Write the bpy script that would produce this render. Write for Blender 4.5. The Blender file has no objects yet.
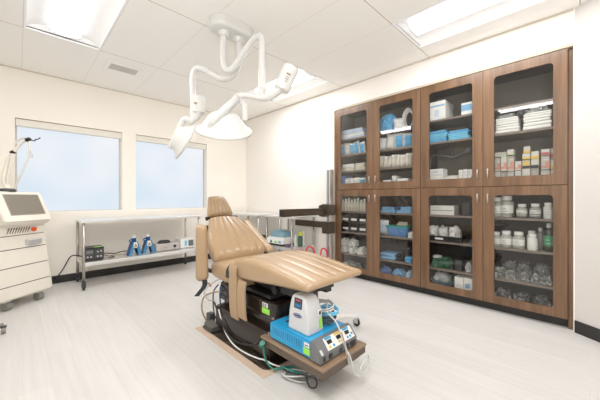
import bpy, bmesh, math, random
from mathutils import Vector, Matrix, noise as mnoise
random.seed(7)
SC = bpy.context.scene
COL = SC.collection
R_ = math.radians

# ------------------------------------------------------------------ materials
MATS = {}
def mat(name, col, rough=0.5, metal=0.0, noise=None, bump=None, coat=0.0, emit=None, spec=0.5, stretch=(1, 1, 1), alpha=None, coord='Object'):
    """noise=(scale, amount): procedural tone variation; bump=(scale, strength)"""
    if name in MATS: return MATS[name]
    m = bpy.data.materials.new(name); m.use_nodes = True
    nt = m.node_tree; N = nt.nodes; L = nt.links
    b = N['Principled BSDF']
    b.inputs['Base Color'].default_value = (*col, 1)
    b.inputs['Roughness'].default_value = rough
    b.inputs['Metallic'].default_value = metal
    b.inputs['Specular IOR Level'].default_value = spec
    if coat: b.inputs['Coat Weight'].default_value = coat; b.inputs['Coat Roughness'].default_value = 0.15
    if emit:
        b.inputs['Emission Color'].default_value = (*emit[0], 1); b.inputs['Emission Strength'].default_value = emit[1]
    tc = N.new('ShaderNodeTexCoord'); mp = N.new('ShaderNodeMapping')
    mp.inputs['Scale'].default_value = stretch
    L.new(tc.outputs[coord], mp.inputs['Vector'])
    nz = N.new('ShaderNodeTexNoise'); s, a = noise or (6.0, 0.03)
    nz.inputs['Scale'].default_value = s; nz.inputs['Detail'].default_value = 4
    L.new(mp.outputs['Vector'], nz.inputs['Vector'])
    mr = N.new('ShaderNodeMapRange'); mr.inputs['From Min'].default_value = 0.25; mr.inputs['From Max'].default_value = 0.75
    mr.inputs['To Min'].default_value = 1 - a; mr.inputs['To Max'].default_value = 1 + a
    L.new(nz.outputs['Fac'], mr.inputs['Value'])
    mx = N.new('ShaderNodeMix'); mx.data_type = 'RGBA'; mx.blend_type = 'MULTIPLY'; mx.inputs['Factor'].default_value = 1
    mx.inputs['A'].default_value = (*col, 1)
    L.new(mr.outputs['Result'], mx.inputs['B'])
    L.new(mx.outputs['Result'], b.inputs['Base Color'])
    if bump:
        n2 = N.new('ShaderNodeTexNoise'); n2.inputs['Scale'].default_value = bump[0]; n2.inputs['Detail'].default_value = 3
        L.new(mp.outputs['Vector'], n2.inputs['Vector'])
        bp = N.new('ShaderNodeBump'); bp.inputs['Strength'].default_value = bump[1]; bp.inputs['Distance'].default_value = 0.01
        L.new(n2.outputs['Fac'], bp.inputs['Height']); L.new(bp.outputs['Normal'], b.inputs['Normal'])
    if alpha is not None:
        b.inputs['Alpha'].default_value = alpha
    MATS[name] = m
    return m

def glass_mat(name, tint=(1, 1, 1), ior=1.5, boost=0.0):
    m = bpy.data.materials.new(name); m.use_nodes = True
    nt = m.node_tree; N = nt.nodes; L = nt.links
    N.remove(N['Principled BSDF']); out = N['Material Output']
    t = N.new('ShaderNodeBsdfTransparent'); t.inputs['Color'].default_value = (*tint, 1)
    g = N.new('ShaderNodeBsdfGlossy'); g.inputs['Roughness'].default_value = 0.02
    f = N.new('ShaderNodeFresnel'); f.inputs['IOR'].default_value = ior
    ad = N.new('ShaderNodeMath'); ad.operation = 'ADD'; ad.inputs[1].default_value = boost
    ad.use_clamp = True
    mx = N.new('ShaderNodeMixShader')
    L.new(f.outputs['Fac'], ad.inputs[0]); L.new(ad.outputs[0], mx.inputs['Fac'])
    L.new(t.outputs[0], mx.inputs[1]); L.new(g.outputs[0], mx.inputs[2]); L.new(mx.outputs[0], out.inputs['Surface'])
    MATS[name] = m
    return m

def wood_mat(name, c1, c2, rough=0.4):
    m = bpy.data.materials.new(name); m.use_nodes = True
    nt = m.node_tree; N = nt.nodes; L = nt.links; b = N['Principled BSDF']
    tc = N.new('ShaderNodeTexCoord'); mp = N.new('ShaderNodeMapping'); mp.inputs['Scale'].default_value = (60, 60, 2.2)
    L.new(tc.outputs['Object'], mp.inputs['Vector'])
    n1 = N.new('ShaderNodeTexNoise'); n1.inputs['Scale'].default_value = 1.0; n1.inputs['Detail'].default_value = 6; n1.inputs['Roughness'].default_value = 0.65
    L.new(mp.outputs['Vector'], n1.inputs['Vector'])
    m2 = N.new('ShaderNodeMapping'); m2.inputs['Scale'].default_value = (9, 9, 0.7)
    L.new(tc.outputs['Object'], m2.inputs['Vector'])
    n2 = N.new('ShaderNodeTexNoise'); n2.inputs['Scale'].default_value = 1.0; n2.inputs['Detail'].default_value = 2
    L.new(m2.outputs['Vector'], n2.inputs['Vector'])
    ad = N.new('ShaderNodeMath'); ad.operation = 'ADD'; L.new(n1.outputs['Fac'], ad.inputs[0]); L.new(n2.outputs['Fac'], ad.inputs[1])
    cr = N.new('ShaderNodeMapRange'); cr.inputs['From Min'].default_value = 0.7; cr.inputs['From Max'].default_value = 1.3
    L.new(ad.outputs[0], cr.inputs['Value'])
    mx = N.new('ShaderNodeMix'); mx.data_type = 'RGBA'; mx.inputs['A'].default_value = (*c1, 1); mx.inputs['B'].default_value = (*c2, 1)
    L.new(cr.outputs['Result'], mx.inputs['Factor']); L.new(mx.outputs['Result'], b.inputs['Base Color'])
    b.inputs['Roughness'].default_value = rough
    MATS[name] = m
    return m

def floor_mat():
    m = bpy.data.materials.new('pale_plank_floor'); m.use_nodes = True
    nt = m.node_tree; N = nt.nodes; L = nt.links; b = N['Principled BSDF']
    tc = N.new('ShaderNodeTexCoord')
    mp = N.new('ShaderNodeMapping'); mp.inputs['Scale'].default_value = (34, 1.3, 1); L.new(tc.outputs['Object'], mp.inputs['Vector'])
    n1 = N.new('ShaderNodeTexNoise'); n1.inputs['Scale'].default_value = 1; n1.inputs['Detail'].default_value = 5; n1.inputs['Roughness'].default_value = 0.6
    L.new(mp.outputs['Vector'], n1.inputs['Vector'])
    # plank tone: brick texture laid with its long side along Y
    m2 = N.new('ShaderNodeMapping'); m2.inputs['Rotation'].default_value = (0, 0, R_(90)); L.new(tc.outputs['Object'], m2.inputs['Vector'])
    br = N.new('ShaderNodeTexBrick'); br.inputs['Scale'].default_value = 1.0; br.inputs['Brick Width'].default_value = 0.92; br.inputs['Row Height'].default_value = 0.152
    br.inputs['Mortar Size'].default_value = 0.0012; br.inputs['Mortar Smooth'].default_value = 0.3
    br.inputs['Color1'].default_value = (0.675, 0.662, 0.65, 1); br.inputs['Color2'].default_value = (0.645, 0.628, 0.612, 1); br.inputs['Mortar'].default_value = (0.60, 0.56, 0.51, 1)
    L.new(m2.outputs['Vector'], br.inputs['Vector'])
    mr = N.new('ShaderNodeMapRange'); mr.inputs['From Min'].default_value = 0.3; mr.inputs['From Max'].default_value = 0.7
    mr.inputs['To Min'].default_value = 0.93; mr.inputs['To Max'].default_value = 1.04
    L.new(n1.outputs['Fac'], mr.inputs['Value'])
    mx = N.new('ShaderNodeMix'); mx.data_type = 'RGBA'; mx.blend_type = 'MULTIPLY'; mx.inputs['Factor'].default_value = 1
    L.new(br.outputs['Color'], mx.inputs['A']); L.new(mr.outputs['Result'], mx.inputs['B'])
    L.new(mx.outputs['Result'], b.inputs['Base Color'])
    b.inputs['Roughness'].default_value = 0.42; b.inputs['Specular IOR Level'].default_value = 0.35
    MATS['floor'] = m
    return m

GX, GY, SX, SY = 0.034, 0.0575, 0.607, 1.2325     # ceiling grid
def ceiling_mat():
    m = bpy.data.materials.new('ceiling_tiles'); m.use_nodes = True
    nt = m.node_tree; N = nt.nodes; L = nt.links; b = N['Principled BSDF']
    tc = N.new('ShaderNodeTexCoord'); sp = N.new('ShaderNodeSeparateXYZ'); L.new(tc.outputs['Object'], sp.inputs[0])
    def line(out, off, step, w):
        a = N.new('ShaderNodeMath'); a.operation = 'SUBTRACT'; a.inputs[1].default_value = off - step / 2 - 100 * step; L.new(out, a.inputs[0])
        d = N.new('ShaderNodeMath'); d.operation = 'MODULO'; d.inputs[1].default_value = step; L.new(a.outputs[0], d.inputs[0])
        c = N.new('ShaderNodeMath'); c.operation = 'SUBTRACT'; c.inputs[1].default_value = step / 2; L.new(d.outputs[0], c.inputs[0])
        e = N.new('ShaderNodeMath'); e.operation = 'ABSOLUTE'; L.new(c.outputs[0], e.inputs[0])
        f = N.new('ShaderNodeMath'); f.operation = 'LESS_THAN'; f.inputs[1].default_value = w; L.new(e.outputs[0], f.inputs[0])
        return f.outputs[0]
    lx = line(sp.outputs['X'], GX, SX, 0.0026); ly = line(sp.outputs['Y'], GY, SY, 0.0042)
    hx = N.new('ShaderNodeMath'); hx.operation = 'MULTIPLY'; hx.inputs[1].default_value = 0.4; L.new(lx, hx.inputs[0])
    mxm = N.new('ShaderNodeMath'); mxm.operation = 'MAXIMUM'; L.new(hx.outputs[0], mxm.inputs[0]); L.new(ly, mxm.inputs[1])
    mx = N.new('ShaderNodeMix'); mx.data_type = 'RGBA'
    mx.inputs['A'].default_value = (0.90, 0.885, 0.85, 1); mx.inputs['B'].default_value = (0.52, 0.46, 0.40, 1)
    L.new(mxm.outputs[0], mx.inputs['Factor']); L.new(mx.outputs['Result'], b.inputs['Base Color'])
    b.inputs['Roughness'].default_value = 0.9; b.inputs['Specular IOR Level'].default_value = 0.1
    MATS['ceiling'] = m
    return m

def emit_mat(name, col, strength, var=0.0):
    m = bpy.data.materials.new(name); m.use_nodes = True
    nt = m.node_tree; N = nt.nodes; L = nt.links; N.remove(N['Principled BSDF'])
    e = N.new('ShaderNodeEmission'); e.inputs['Strength'].default_value = strength; e.inputs['Color'].default_value = (*col, 1)
    if var:
        tc = N.new('ShaderNodeTexCoord'); nz = N.new('ShaderNodeTexNoise'); nz.inputs['Scale'].default_value = 1.1; nz.inputs['Detail'].default_value = 1
        L.new(tc.outputs['Object'], nz.inputs['Vector'])
        mx = N.new('ShaderNodeMix'); mx.data_type = 'RGBA'
        mr = N.new('ShaderNodeMapRange'); mr.inputs['From Min'].default_value = 0.35; mr.inputs['From Max'].default_value = 0.65
        L.new(nz.outputs['Fac'], mr.inputs['Value']); L.new(mr.outputs['Result'], mx.inputs['Factor'])
        mx.inputs['A'].default_value = (*col, 1); mx.inputs['B'].default_value = (min(1, col[0] + var * 1.3), min(1, col[1] + var * 0.7), min(1, col[2] + 0.2 * var), 1)
        L.new(mx.outputs['Result'], e.inputs['Color'])
    L.new(e.outputs[0], N['Material Output'].inputs['Surface'])
    MATS[name] = m
    return m

# ------------------------------------------------------------------ mesh builder
class MB:
    def __init__(s): s.bm = bmesh.new()
    def _add(s, t, mi=0, M=None, smooth=False):
        if M is not None: bmesh.ops.transform(t, matrix=M, verts=t.verts)
        bmesh.ops.recalc_face_normals(t, faces=t.faces)
        for f in t.faces: f.material_index = mi; f.smooth = smooth
        me = bpy.data.meshes.new('tmp'); t.to_mesh(me); t.free(); s.bm.from_mesh(me); bpy.data.meshes.remove(me)
        return s
    def box(s, x0, x1, y0, y1, z0, z1, bev=0.0, seg=2, mi=0, M=None, taper=None):
        t = bmesh.new(); bmesh.ops.create_cube(t, size=1)
        for v in t.verts:
            k = v.co.copy()
            v.co = Vector(((x0 + x1) / 2 + k.x * (x1 - x0), (y0 + y1) / 2 + k.y * (y1 - y0), (z0 + z1) / 2 + k.z * (z1 - z0)))
            if taper and k.z > 0:
                v.co.x = (x0 + x1) / 2 + k.x * (x1 - x0) * taper[0]; v.co.y = (y0 + y1) / 2 + k.y * (y1 - y0) * taper[1]
        if bev > 0: bmesh.ops.bevel(t, geom=list(t.edges), offset=bev, segments=seg, affect='EDGES', profile=0.5)
        return s._add(t, mi, M, smooth=False)
    def tube(s, pts, r, seg=10, sub=6, mi=0, M=None, caps=True, flat=None):
        P = [Vector(p) for p in pts]
        rad = list(r) if isinstance(r, (list, tuple)) else [r] * len(P)
        if sub > 1 and len(P) > 2:
            Q, RR = [], []
            for i in range(len(P) - 1):
                p0 = P[max(i - 1, 0)]; p1 = P[i]; p2 = P[i + 1]; p3 = P[min(i + 2, len(P) - 1)]
                for k in range(sub):
                    t = k / sub
                    Q.append(0.5 * ((2 * p1) + (p2 - p0) * t + (2 * p0 - 5 * p1 + 4 * p2 - p3) * t * t + (3 * p1 - p0 - 3 * p2 + p3) * t ** 3))
                    RR.append(rad[i] * (1 - t) + rad[i + 1] * t)
            Q.append(P[-1]); RR.append(rad[-1]); P, rad = Q, RR
        t = bmesh.new(); rings = []
        T = (P[1] - P[0]).normalized()
        up = Vector((0, 0, 1)) if abs(T.z) < 0.9 else Vector((1, 0, 0))
        nrm = (up - T * up.dot(T)).normalized()
        for i, p in enumerate(P):
            T = (P[min(i + 1, len(P) - 1)] - P[max(i - 1, 0)])
            T = T.normalized() if T.length > 1e-9 else Vector((0, 0, 1))
            nrm = (nrm - T * nrm.dot(T))
            nrm = nrm.normalized() if nrm.length > 1e-6 else T.orthogonal().normalized()
            bi = T.cross(nrm)
            fx = flat or 1.0
            rings.append([t.verts.new(p + nrm * (rad[i] * math.cos(2 * math.pi * k / seg)) + bi * (rad[i] * fx * math.sin(2 * math.pi * k / seg))) for k in range(seg)])
        for a, b in zip(rings, rings[1:]):
            for k in range(seg): t.faces.new((a[k], a[(k + 1) % seg], b[(k + 1) % seg], b[k]))
        if caps: t.faces.new(list(reversed(rings[0]))); t.faces.new(rings[-1])
        return s._add(t, mi, M, smooth=True)
    def cyl(s, p0, p1, r, r2=None, seg=20, mi=0, M=None):
        r2 = r if r2 is None else r2
        p0, p1 = Vector(p0), Vector(p1); T = (p1 - p0).normalized(); n = T.orthogonal().normalized(); b = T.cross(n)
        t = bmesh.new(); A = []; B = []
        for k in range(seg):
            d = n * math.cos(2 * math.pi * k / seg) + b * math.sin(2 * math.pi * k / seg)
            A.append(t.verts.new(p0 + d * r)); B.append(t.verts.new(p1 + d * r2))
        fs = []
        for k in range(seg): t.faces.new((A[k], A[(k + 1) % seg], B[(k + 1) % seg], B[k]))
        t.faces.new(list(reversed(A))); t.faces.new(B)
        bmesh.ops.bevel(t, geom=[e for e in t.edges if len(e.link_faces) == 2 and min(len(f.verts) for f in e.link_faces) == 4 and max(len(f.verts) for f in e.link_faces) > 4], offset=min(r, r2, (p1 - p0).length) * 0.12, segments=2, affect='EDGES')
        s._add(t, mi, M, smooth=False)
        return s
    def lathe(s, prof, seg=24, mi=0, M=None, smooth=True):
        t = bmesh.new(); rings = []
        for r, z in prof:
            if r < 1e-6: rings.append([t.verts.new((0, 0, z))])
            else: rings.append([t.verts.new((r * math.cos(2 * math.pi * k / seg), r * math.sin(2 * math.pi * k / seg), z)) for k in range(seg)])
        for a, b in zip(rings, rings[1:]):
            for k in range(seg):
                if len(a) == 1 and len(b) == 1: continue
                if len(a) == 1: t.faces.new((a[0], b[(k + 1) % seg], b[k]))
                elif len(b) == 1: t.faces.new((a[k], a[(k + 1) % seg], b[0]))
                else: t.faces.new((a[k], a[(k + 1) % seg], b[(k + 1) % seg], b[k]))
        return s._add(t, mi, M, smooth)
    def prism(s, poly, axis, d0, d1, bev=0.0, mi=0, M=None):
        """poly: 2-D outline; axis 'x','y','z' = extrusion axis"""
        t = bmesh.new()
        def P(a, b, d): return {'x': (d, a, b), 'y': (a, d, b), 'z': (a, b, d)}[axis]
        A = [t.verts.new(P(a, b, d0)) for a, b in poly]; B = [t.verts.new(P(a, b, d1)) for a, b in poly]
        n = len(poly)
        for k in range(n): t.faces.new((A[k], A[(k + 1) % n], B[(k + 1) % n], B[k]))
        t.faces.new(list(reversed(A))); t.faces.new(B)
        if bev: bmesh.ops.bevel(t, geom=list(t.edges), offset=bev, segments=2, affect='EDGES')
        return s._add(t, mi, M)
    def loft(s, rings, mi=0, M=None, smooth=True, caps=True):
        t = bmesh.new(); RR = [[t.verts.new(p) for p in r] for r in rings]; n = len(rings[0])
        for a, b in zip(RR, RR[1:]):
            for k in range(n): t.faces.new((a[k], a[(k + 1) % n], b[(k + 1) % n], b[k]))
        if caps: t.faces.new(list(reversed(RR[0]))); t.faces.new(RR[-1])
        return s._add(t, mi, M, smooth)
    def build(s, name, mats, parent=None, world=True, smooth=None):
        me = bpy.data.meshes.new(name)
        if parent is not None and world:
            off = parent.matrix_world.translation if parent.parent is None else None
            root = parent
            while root.parent is not None: root = root.parent
            bmesh.ops.translate(s.bm, verts=s.bm.verts, vec=-Vector(root.location))
        s.bm.to_mesh(me); s.bm.free()
        for m in (mats if isinstance(mats, (list, tuple)) else [mats]): me.materials.append(m)
        if smooth:
            for p in me.polygons: p.use_smooth = True
            try: me.set_sharp_from_angle(angle=R_(smooth))
            except Exception: pass
        o = bpy.data.objects.new(name, me); COL.objects.link(o)
        if parent is not None: o.parent = parent
        return o

def tag(o, label=None, cat=None, group=None, kind=None):
    if label: o['label'] = label
    if cat: o['category'] = cat
    if group: o['group'] = group
    if kind: o['kind'] = kind
    return o
def thing(name, label, cat, loc=(0, 0, 0), rz=0, group=None, kind=None):
    o = bpy.data.objects.new(name, None); COL.objects.link(o); o.location = loc; o.rotation_euler = (0, 0, rz); o.empty_display_size = 0.05
    return tag(o, label, cat, group, kind)
def copy_tree(o, parent=None):
    c = o.copy(); COL.objects.link(c)
    if parent is not None: c.parent = parent
    for ch in list(o.children): copy_tree(ch, c)
    return c
def struct(o): o['kind'] = 'structure'; return o

# ------------------------------------------------------------------ palette
M_wallwarm = mat('warm_white_paint', (0.89, 0.845, 0.775), 0.85, noise=(1.5, 0.01), spec=0.2)
M_wall = mat('white_paint', (0.88, 0.845, 0.80), 0.85, noise=(1.5, 0.01), spec=0.2)
M_floor = floor_mat(); M_ceil = ceiling_mat()
M_black_base = mat('black_rubber_base', (0.018, 0.017, 0.016), 0.5)
M_beige_trim = mat('beige_reveal', (0.55, 0.47, 0.36), 0.7)
M_white = mat('white_enamel', (0.87, 0.86, 0.84), 0.3, noise=(2, 0.01))
M_lampwhite = mat('lamp_white_plastic', (0.64, 0.635, 0.615), 0.3, noise=(2, 0.01))
M_fixture = mat('fixture_white', (0.88, 0.88, 0.88), 0.5)
M_lens = emit_mat('fixture_lens', (1.0, 0.985, 0.96), 3.8)
M_day = emit_mat('frosted_daylight', (0.72, 0.83, 0.94), 1.03, 0.16)
M_winframe = mat('grey_window_frame', (0.55, 0.53, 0.50), 0.5)
M_headrail = mat('cream_headrail', (0.74, 0.71, 0.64), 0.6)
M_wood = wood_mat('walnut_laminate', (0.088, 0.044, 0.021), (0.23, 0.124, 0.065), 0.30)
M_carc = mat('dark_carcass', (0.065, 0.054, 0.046), 0.6, noise=(9, 0.08), stretch=(1, 1, 0.2))
M_shelf = mat('shelf_board', (0.20, 0.155, 0.125), 0.5, noise=(10, 0.1), stretch=(1, 0.2, 1))
M_glass = glass_mat('cabinet_glass', (0.86, 0.865, 0.855), 1.5, 0.012)
M_steel = mat('brushed_steel', (0.50, 0.475, 0.44), 0.32, 1.0, noise=(30, 0.05), stretch=(1, 1, 0.1))
M_steeltop = mat('steel_tabletop', (0.86, 0.86, 0.85), 0.36, 0.85, noise=(20, 0.04), stretch=(0.1, 1, 1))
M_alu = mat('satin_aluminium', (0.72, 0.71, 0.70), 0.35, 1.0, noise=(20, 0.04), stretch=(1, 1, 0.1))
M_black = mat('black_plastic', (0.012, 0.012, 0.013), 0.4)
M_blackgloss = mat('black_gloss', (0.01, 0.01, 0.012), 0.12)
M_dgrey = mat('dark_grey_plastic', (0.05, 0.05, 0.052), 0.45)
M_grey = mat('grey_plastic', (0.15, 0.155, 0.165), 0.45)
M_lgrey = mat('light_grey_plastic', (0.60, 0.61, 0.62), 0.4)
M_tan = mat('tan_vinyl', (0.42, 0.285, 0.165), 0.24, noise=(5, 0.05), bump=(160, 0.05), spec=0.5)
M_tan_strap = mat('tan_strap', (0.40, 0.275, 0.165), 0.6, noise=(20, 0.06))
M_brown = mat('dark_brown_cover', (0.020, 0.013, 0.010), 0.22, noise=(4, 0.1))
M_bronze = mat('bronze_metal', (0.075, 0.055, 0.038), 0.35, 0.5)
M_trayedge = mat('tray_laminate', (0.26, 0.175, 0.11), 0.45, noise=(6, 0.06))
M_traydark = mat('tray_dark_edge', (0.10, 0.07, 0.048), 0.45)
M_matpale = mat('pale_tan_board', (0.62, 0.47, 0.36), 0.6, noise=(8, 0.06))
M_blue = mat('bright_blue_enamel', (0.02, 0.32, 0.62), 0.35)
M_standblue = mat('metallic_blue', (0.01, 0.085, 0.26), 0.25, 0.3)
M_ltblue = mat('light_blue_cloth', (0.20, 0.42, 0.66), 0.85, noise=(14, 0.15), bump=(30, 0.4))
M_drapeblue = mat('drape_blue', (0.11, 0.40, 0.70), 0.7, noise=(14, 0.2), bump=(30, 0.4))
M_cyan = mat('cyan_pack', (0.17, 0.55, 0.78), 0.7, noise=(14, 0.15))
M_paleblue = mat('pale_blue_pack', (0.54, 0.63, 0.76), 0.8, noise=(14, 0.12), bump=(25, 0.3))
M_denim = mat('denim_blue_pack', (0.10, 0.20, 0.45), 0.8, noise=(14, 0.15), bump=(25, 0.4))
M_paper = mat('white_paper', (0.80, 0.79, 0.76), 0.75, noise=(12, 0.05))
M_cream = mat('cream_pack', (0.66, 0.62, 0.53), 0.8, noise=(12, 0.12), bump=(25, 0.3))
M_film = mat('clear_film', (0.72, 0.73, 0.72), 0.15, noise=(12, 0.25), bump=(40, 0.6), spec=0.8)
M_foil = mat('crinkled_film', (0.42, 0.42, 0.41), 0.12, 0.35, noise=(9, 0.5), bump=(30, 0.8), spec=0.9)
M_whitebag = mat('white_bag', (0.78, 0.78, 0.76), 0.3, noise=(14, 0.25), bump=(30, 0.7))
M_pink = mat('salmon_print', (0.62, 0.26, 0.19), 0.6)
M_red = mat('red_print', (0.50, 0.10, 0.11), 0.6)
M_yellow = mat('yellow_print', (0.72, 0.48, 0.06), 0.6)
M_palegreen = mat('pale_green_print', (0.42, 0.62, 0.38), 0.6)
M_green = mat('green_label', (0.32, 0.75, 0.08), 0.5)
M_dgreen = mat('dark_green_plastic', (0.03, 0.10, 0.06), 0.35)
M_teal = mat('teal_plastic', (0.02, 0.36, 0.30), 0.4)
M_tubgreen = mat('green_hose_fitting', (0.01, 0.20, 0.14), 0.4)
M_basin = mat('blue_basin', (0.10, 0.26, 0.58), 0.45)
M_clearplastic = mat('translucent_plastic', (0.42, 0.42, 0.38), 0.25, noise=(4, 0.05))
M_milky = mat('milky_plastic', (0.76, 0.76, 0.72), 0.35)
M_cap = mat('white_cap', (0.85, 0.85, 0.83), 0.4)
M_redhose = mat('red_hose', (0.62, 0.015, 0.02), 0.35)
M_orange = mat('orange_knob', (0.85, 0.09, 0.01), 0.35)
M_machine = mat('ivory_machine', (0.82, 0.77, 0.68), 0.38, noise=(1.5, 0.015))
M_screen = mat('grey_screen', (0.21, 0.19, 0.155), 0.12, noise=(2, 0.12))
M_lcd = mat('lit_display', (0.01, 0.02, 0.05), 0.1, emit=((0.02, 0.25, 0.5), 0.7))
M_caster = mat('grey_caster_tyre', (0.23, 0.22, 0.20), 0.5)
M_greyblue = mat('grey_blue_plastic', (0.22, 0.38, 0.47), 0.35)
M_purple = mat('purple_bag', (0.20, 0.15, 0.26), 0.6)
M_tubing = mat('clear_tubing', (0.62, 0.62, 0.62), 0.15, spec=0.8)
M_slat = mat('vent_slat', (0.62, 0.60, 0.57), 0.6)
M_ink = mat('dark_ink', (0.03, 0.03, 0.05), 0.6)
M_navy = mat('navy_ink', (0.02, 0.04, 0.18), 0.5)
M_manila = mat('kraft_cord', (0.36, 0.26, 0.15), 0.7)

# ------------------------------------------------------------------ setting
XR, YB, ZC = 3.36, 4.985, 2.745
XL, YF = -1.7, -2.4
CY0, CY1, CZ1 = 0.10, 2.692, 2.457          # recess that holds the cabinets
b = MB().box(XL - 0.1, XR + 0.7, YF - 0.1, YB + 0.25, -0.06, 0.0); struct(b.build('floor', M_floor))
# ceiling with openings for the four troffers
LIGHTS = [(GX, GY + 2 * SY), (GX + 4 * SX, GY), (GX + 4 * SX, GY + 2 * SY), (GX, GY)]
xs = sorted({XL, XR + 0.02, *[v for l in LIGHTS for v in (l[0], l[0] + SX)]}); ys = sorted({YF, YB + 0.02, *[v for l in LIGHTS for v in (l[1], l[1] + SY)]})
b = MB()
for i in range(len(xs) - 1):
    for j in range(len(ys) - 1):
        cx, cy = (xs[i] + xs[i + 1]) / 2, (ys[j] + ys[j + 1]) / 2
        if any(l[0] < cx < l[0] + SX and l[1] < cy < l[1] + SY for l in LIGHTS): continue
        t = bmesh.new(); t.faces.new([t.verts.new(p) for p in ((xs[i], ys[j], ZC), (xs[i], ys[j + 1], ZC), (xs[i + 1], ys[j + 1], ZC), (xs[i + 1], ys[j], ZC))])
        b._add(t)
struct(b.build('ceiling', M_ceil))
# window wall with two openings
W1, W2, WZ0, WZ1 = (-0.026, 1.127), (1.311, 2.494), 0.95, 2.13
b = MB()
for x0, x1, z0, z1 in [(XL, XR + 0.1, 0, WZ0), (XL, XR + 0.1, WZ1, ZC + 0.05), (XL, W1[0], WZ0, WZ1), (W1[1], W2[0], WZ0, WZ1), (W2[1], XR + 0.1, WZ0, WZ1)]:
    b.box(x0, x1, YB, YB + 0.2, z0, z1)
struct(b.build('wall_back', M_wallwarm))
# cabinet wall
b = MB()
b.box(XR, XR + 0.12, CY1, YB, 0, ZC + 0.05); b.box(XR, XR + 0.12, CY0, CY1, CZ1, ZC + 0.05); b.box(XR, XR + 0.12, 0.085, CY0, 0, ZC + 0.05)
struct(b.build('wall_right', M_wall))
b = MB(); b.box(XR + 0.12, XR + 0.6, CY1, CY1 + 0.05, 0, CZ1); b.box(XR + 0.12, XR + 0.6, CY0 - 0.05, CY0, 0, CZ1); b.box(XR + 0.55, XR + 0.6, CY0, CY1, 0, CZ1); b.box(XR + 0.12, XR + 0.6, CY0 - 0.05, CY1 + 0.05, CZ1, CZ1 + 0.05)
struct(b.build('wall_recess', M_wallwarm))
# angled wall that leaves the cabinet wall on the near side
ang = math.atan2(-0.845, -0.567)
A0 = Vector((XR, 0.09, 0)); dirA = Vector((math.cos(ang), math.sin(ang), 0)); A1 = A0 + dirA * 2.95
nA = Vector((dirA.y, -dirA.x, 0))
if nA.dot(Vector((-1, 0.5, 0))) > 0: nA = -nA      # pointing out of the room
b = MB(); q = [A0, A1, A1 + nA * 0.1, A0 + nA * 0.1]
b.prism([(p.x, p.y) for p in q], 'z', 0, ZC + 0.05); struct(b.build('wall_angled', mat('dimmed_wall_paint', (0.67, 0.64, 0.61), 0.85, noise=(1.5, 0.01), spec=0.2)))  # wall paint darkened here to offset the lamps close by
b = MB().box(XL, XR + 0.1, YF - 0.1, YF, 0, ZC + 0.05); struct(b.build('wall_front', M_wall))
b = MB().box(XL - 0.1, XL, YF, YB + 0.2, 0, ZC + 0.05); struct(b.build('wall_left', M_wall))
# black rubber baseboards
b = MB().box(XL, XR - 0.012, YB - 0.012, YB, 0, 0.102, 0.003, 1); struct(b.build('baseboard_back', M_black_base))
b = MB().box(XR - 0.012, XR, CY1 + 0.03, YB - 0.012, 0, 0.102, 0.003, 1); struct(b.build('baseboard_right', M_black_base))
b = MB(); q = [A0 + dirA * 0.005, A1, A1 - nA * 0.012, A0 + dirA * 0.005 - nA * 0.012]
b.prism([(p.x, p.y) for p in q], 'z', 0, 0.102); struct(b.build('baseboard_angled', M_black_base))
# beige shadow-gap trim round the cabinet recess
b = MB(); b.box(XR + 0.002, XR + 0.06, CY0, CY1, CZ1 - 0.026, CZ1); b.box(XR + 0.002, XR + 0.06, CY1 - 0.014, CY1, 0.0, CZ1 - 0.026)
struct(b.build('trim_1', M_beige_trim))
# thin ceiling angle against the cabinet wall and the window wall
b = MB().box(XR - 0.008, XR, 0.1, YB, ZC - 0.016, ZC - 0.002); struct(b.build('trim_2', mat('wall_angle', (0.62, 0.54, 0.44), 0.7)))
b = MB().box(XL, XR - 0.01, YB - 0.006, YB, ZC - 0.010, ZC - 0.002); struct(b.build('trim_3', MATS['wall_angle']))

for n, (x0, x1) in enumerate((W1, W2), 1):
    w = thing('window_%d' % n, None, None, ((x0 + x1) / 2, YB + 0.12, WZ0), kind='structure')
    b = MB(); y0, y1 = YB + 0.115, YB + 0.155
    b.box(x0, x0 + 0.018, y0, y1, WZ0, WZ1); b.box(x1 - 0.018, x1, y0, y1, WZ0, WZ1); b.box(x0 + 0.018, x1 - 0.018, y0, y1, WZ0, WZ0 + 0.012); b.box(x0 + 0.018, x1 - 0.018, y0, y1, WZ1 - 0.012, WZ1)
    b.build('window_frame', M_winframe, w)
    MB().box(x0 + 0.018, x1 - 0.018, y0 + 0.012, y0 + 0.02, WZ0 + 0.012, WZ1 - 0.012).build('window_pane', M_day, w)
    b = MB().box(x0 + 0.004, x1 - 0.004, YB + 0.006, YB + 0.085, WZ1 - 0.095, WZ1 - 0.008, 0.006); b.build('blind_headrail', M_headrail, w)
    MB().box(x0 + 0.002, x1 - 0.002, YB + 0.002, YB + 0.09, WZ1 - 0.008, WZ1 - 0.001).build('headrail_shadow', mat('brown_gap_shadow', (0.30, 0.20, 0.10), 0.6), w)  # brown strip painting the shadow in the gap above the headrail
    MB().box(x0, x1, YB + 0.001, YB + 0.115, WZ0 - 0.0, WZ0 + 0.006).build('window_sill', M_wall, w)

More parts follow.
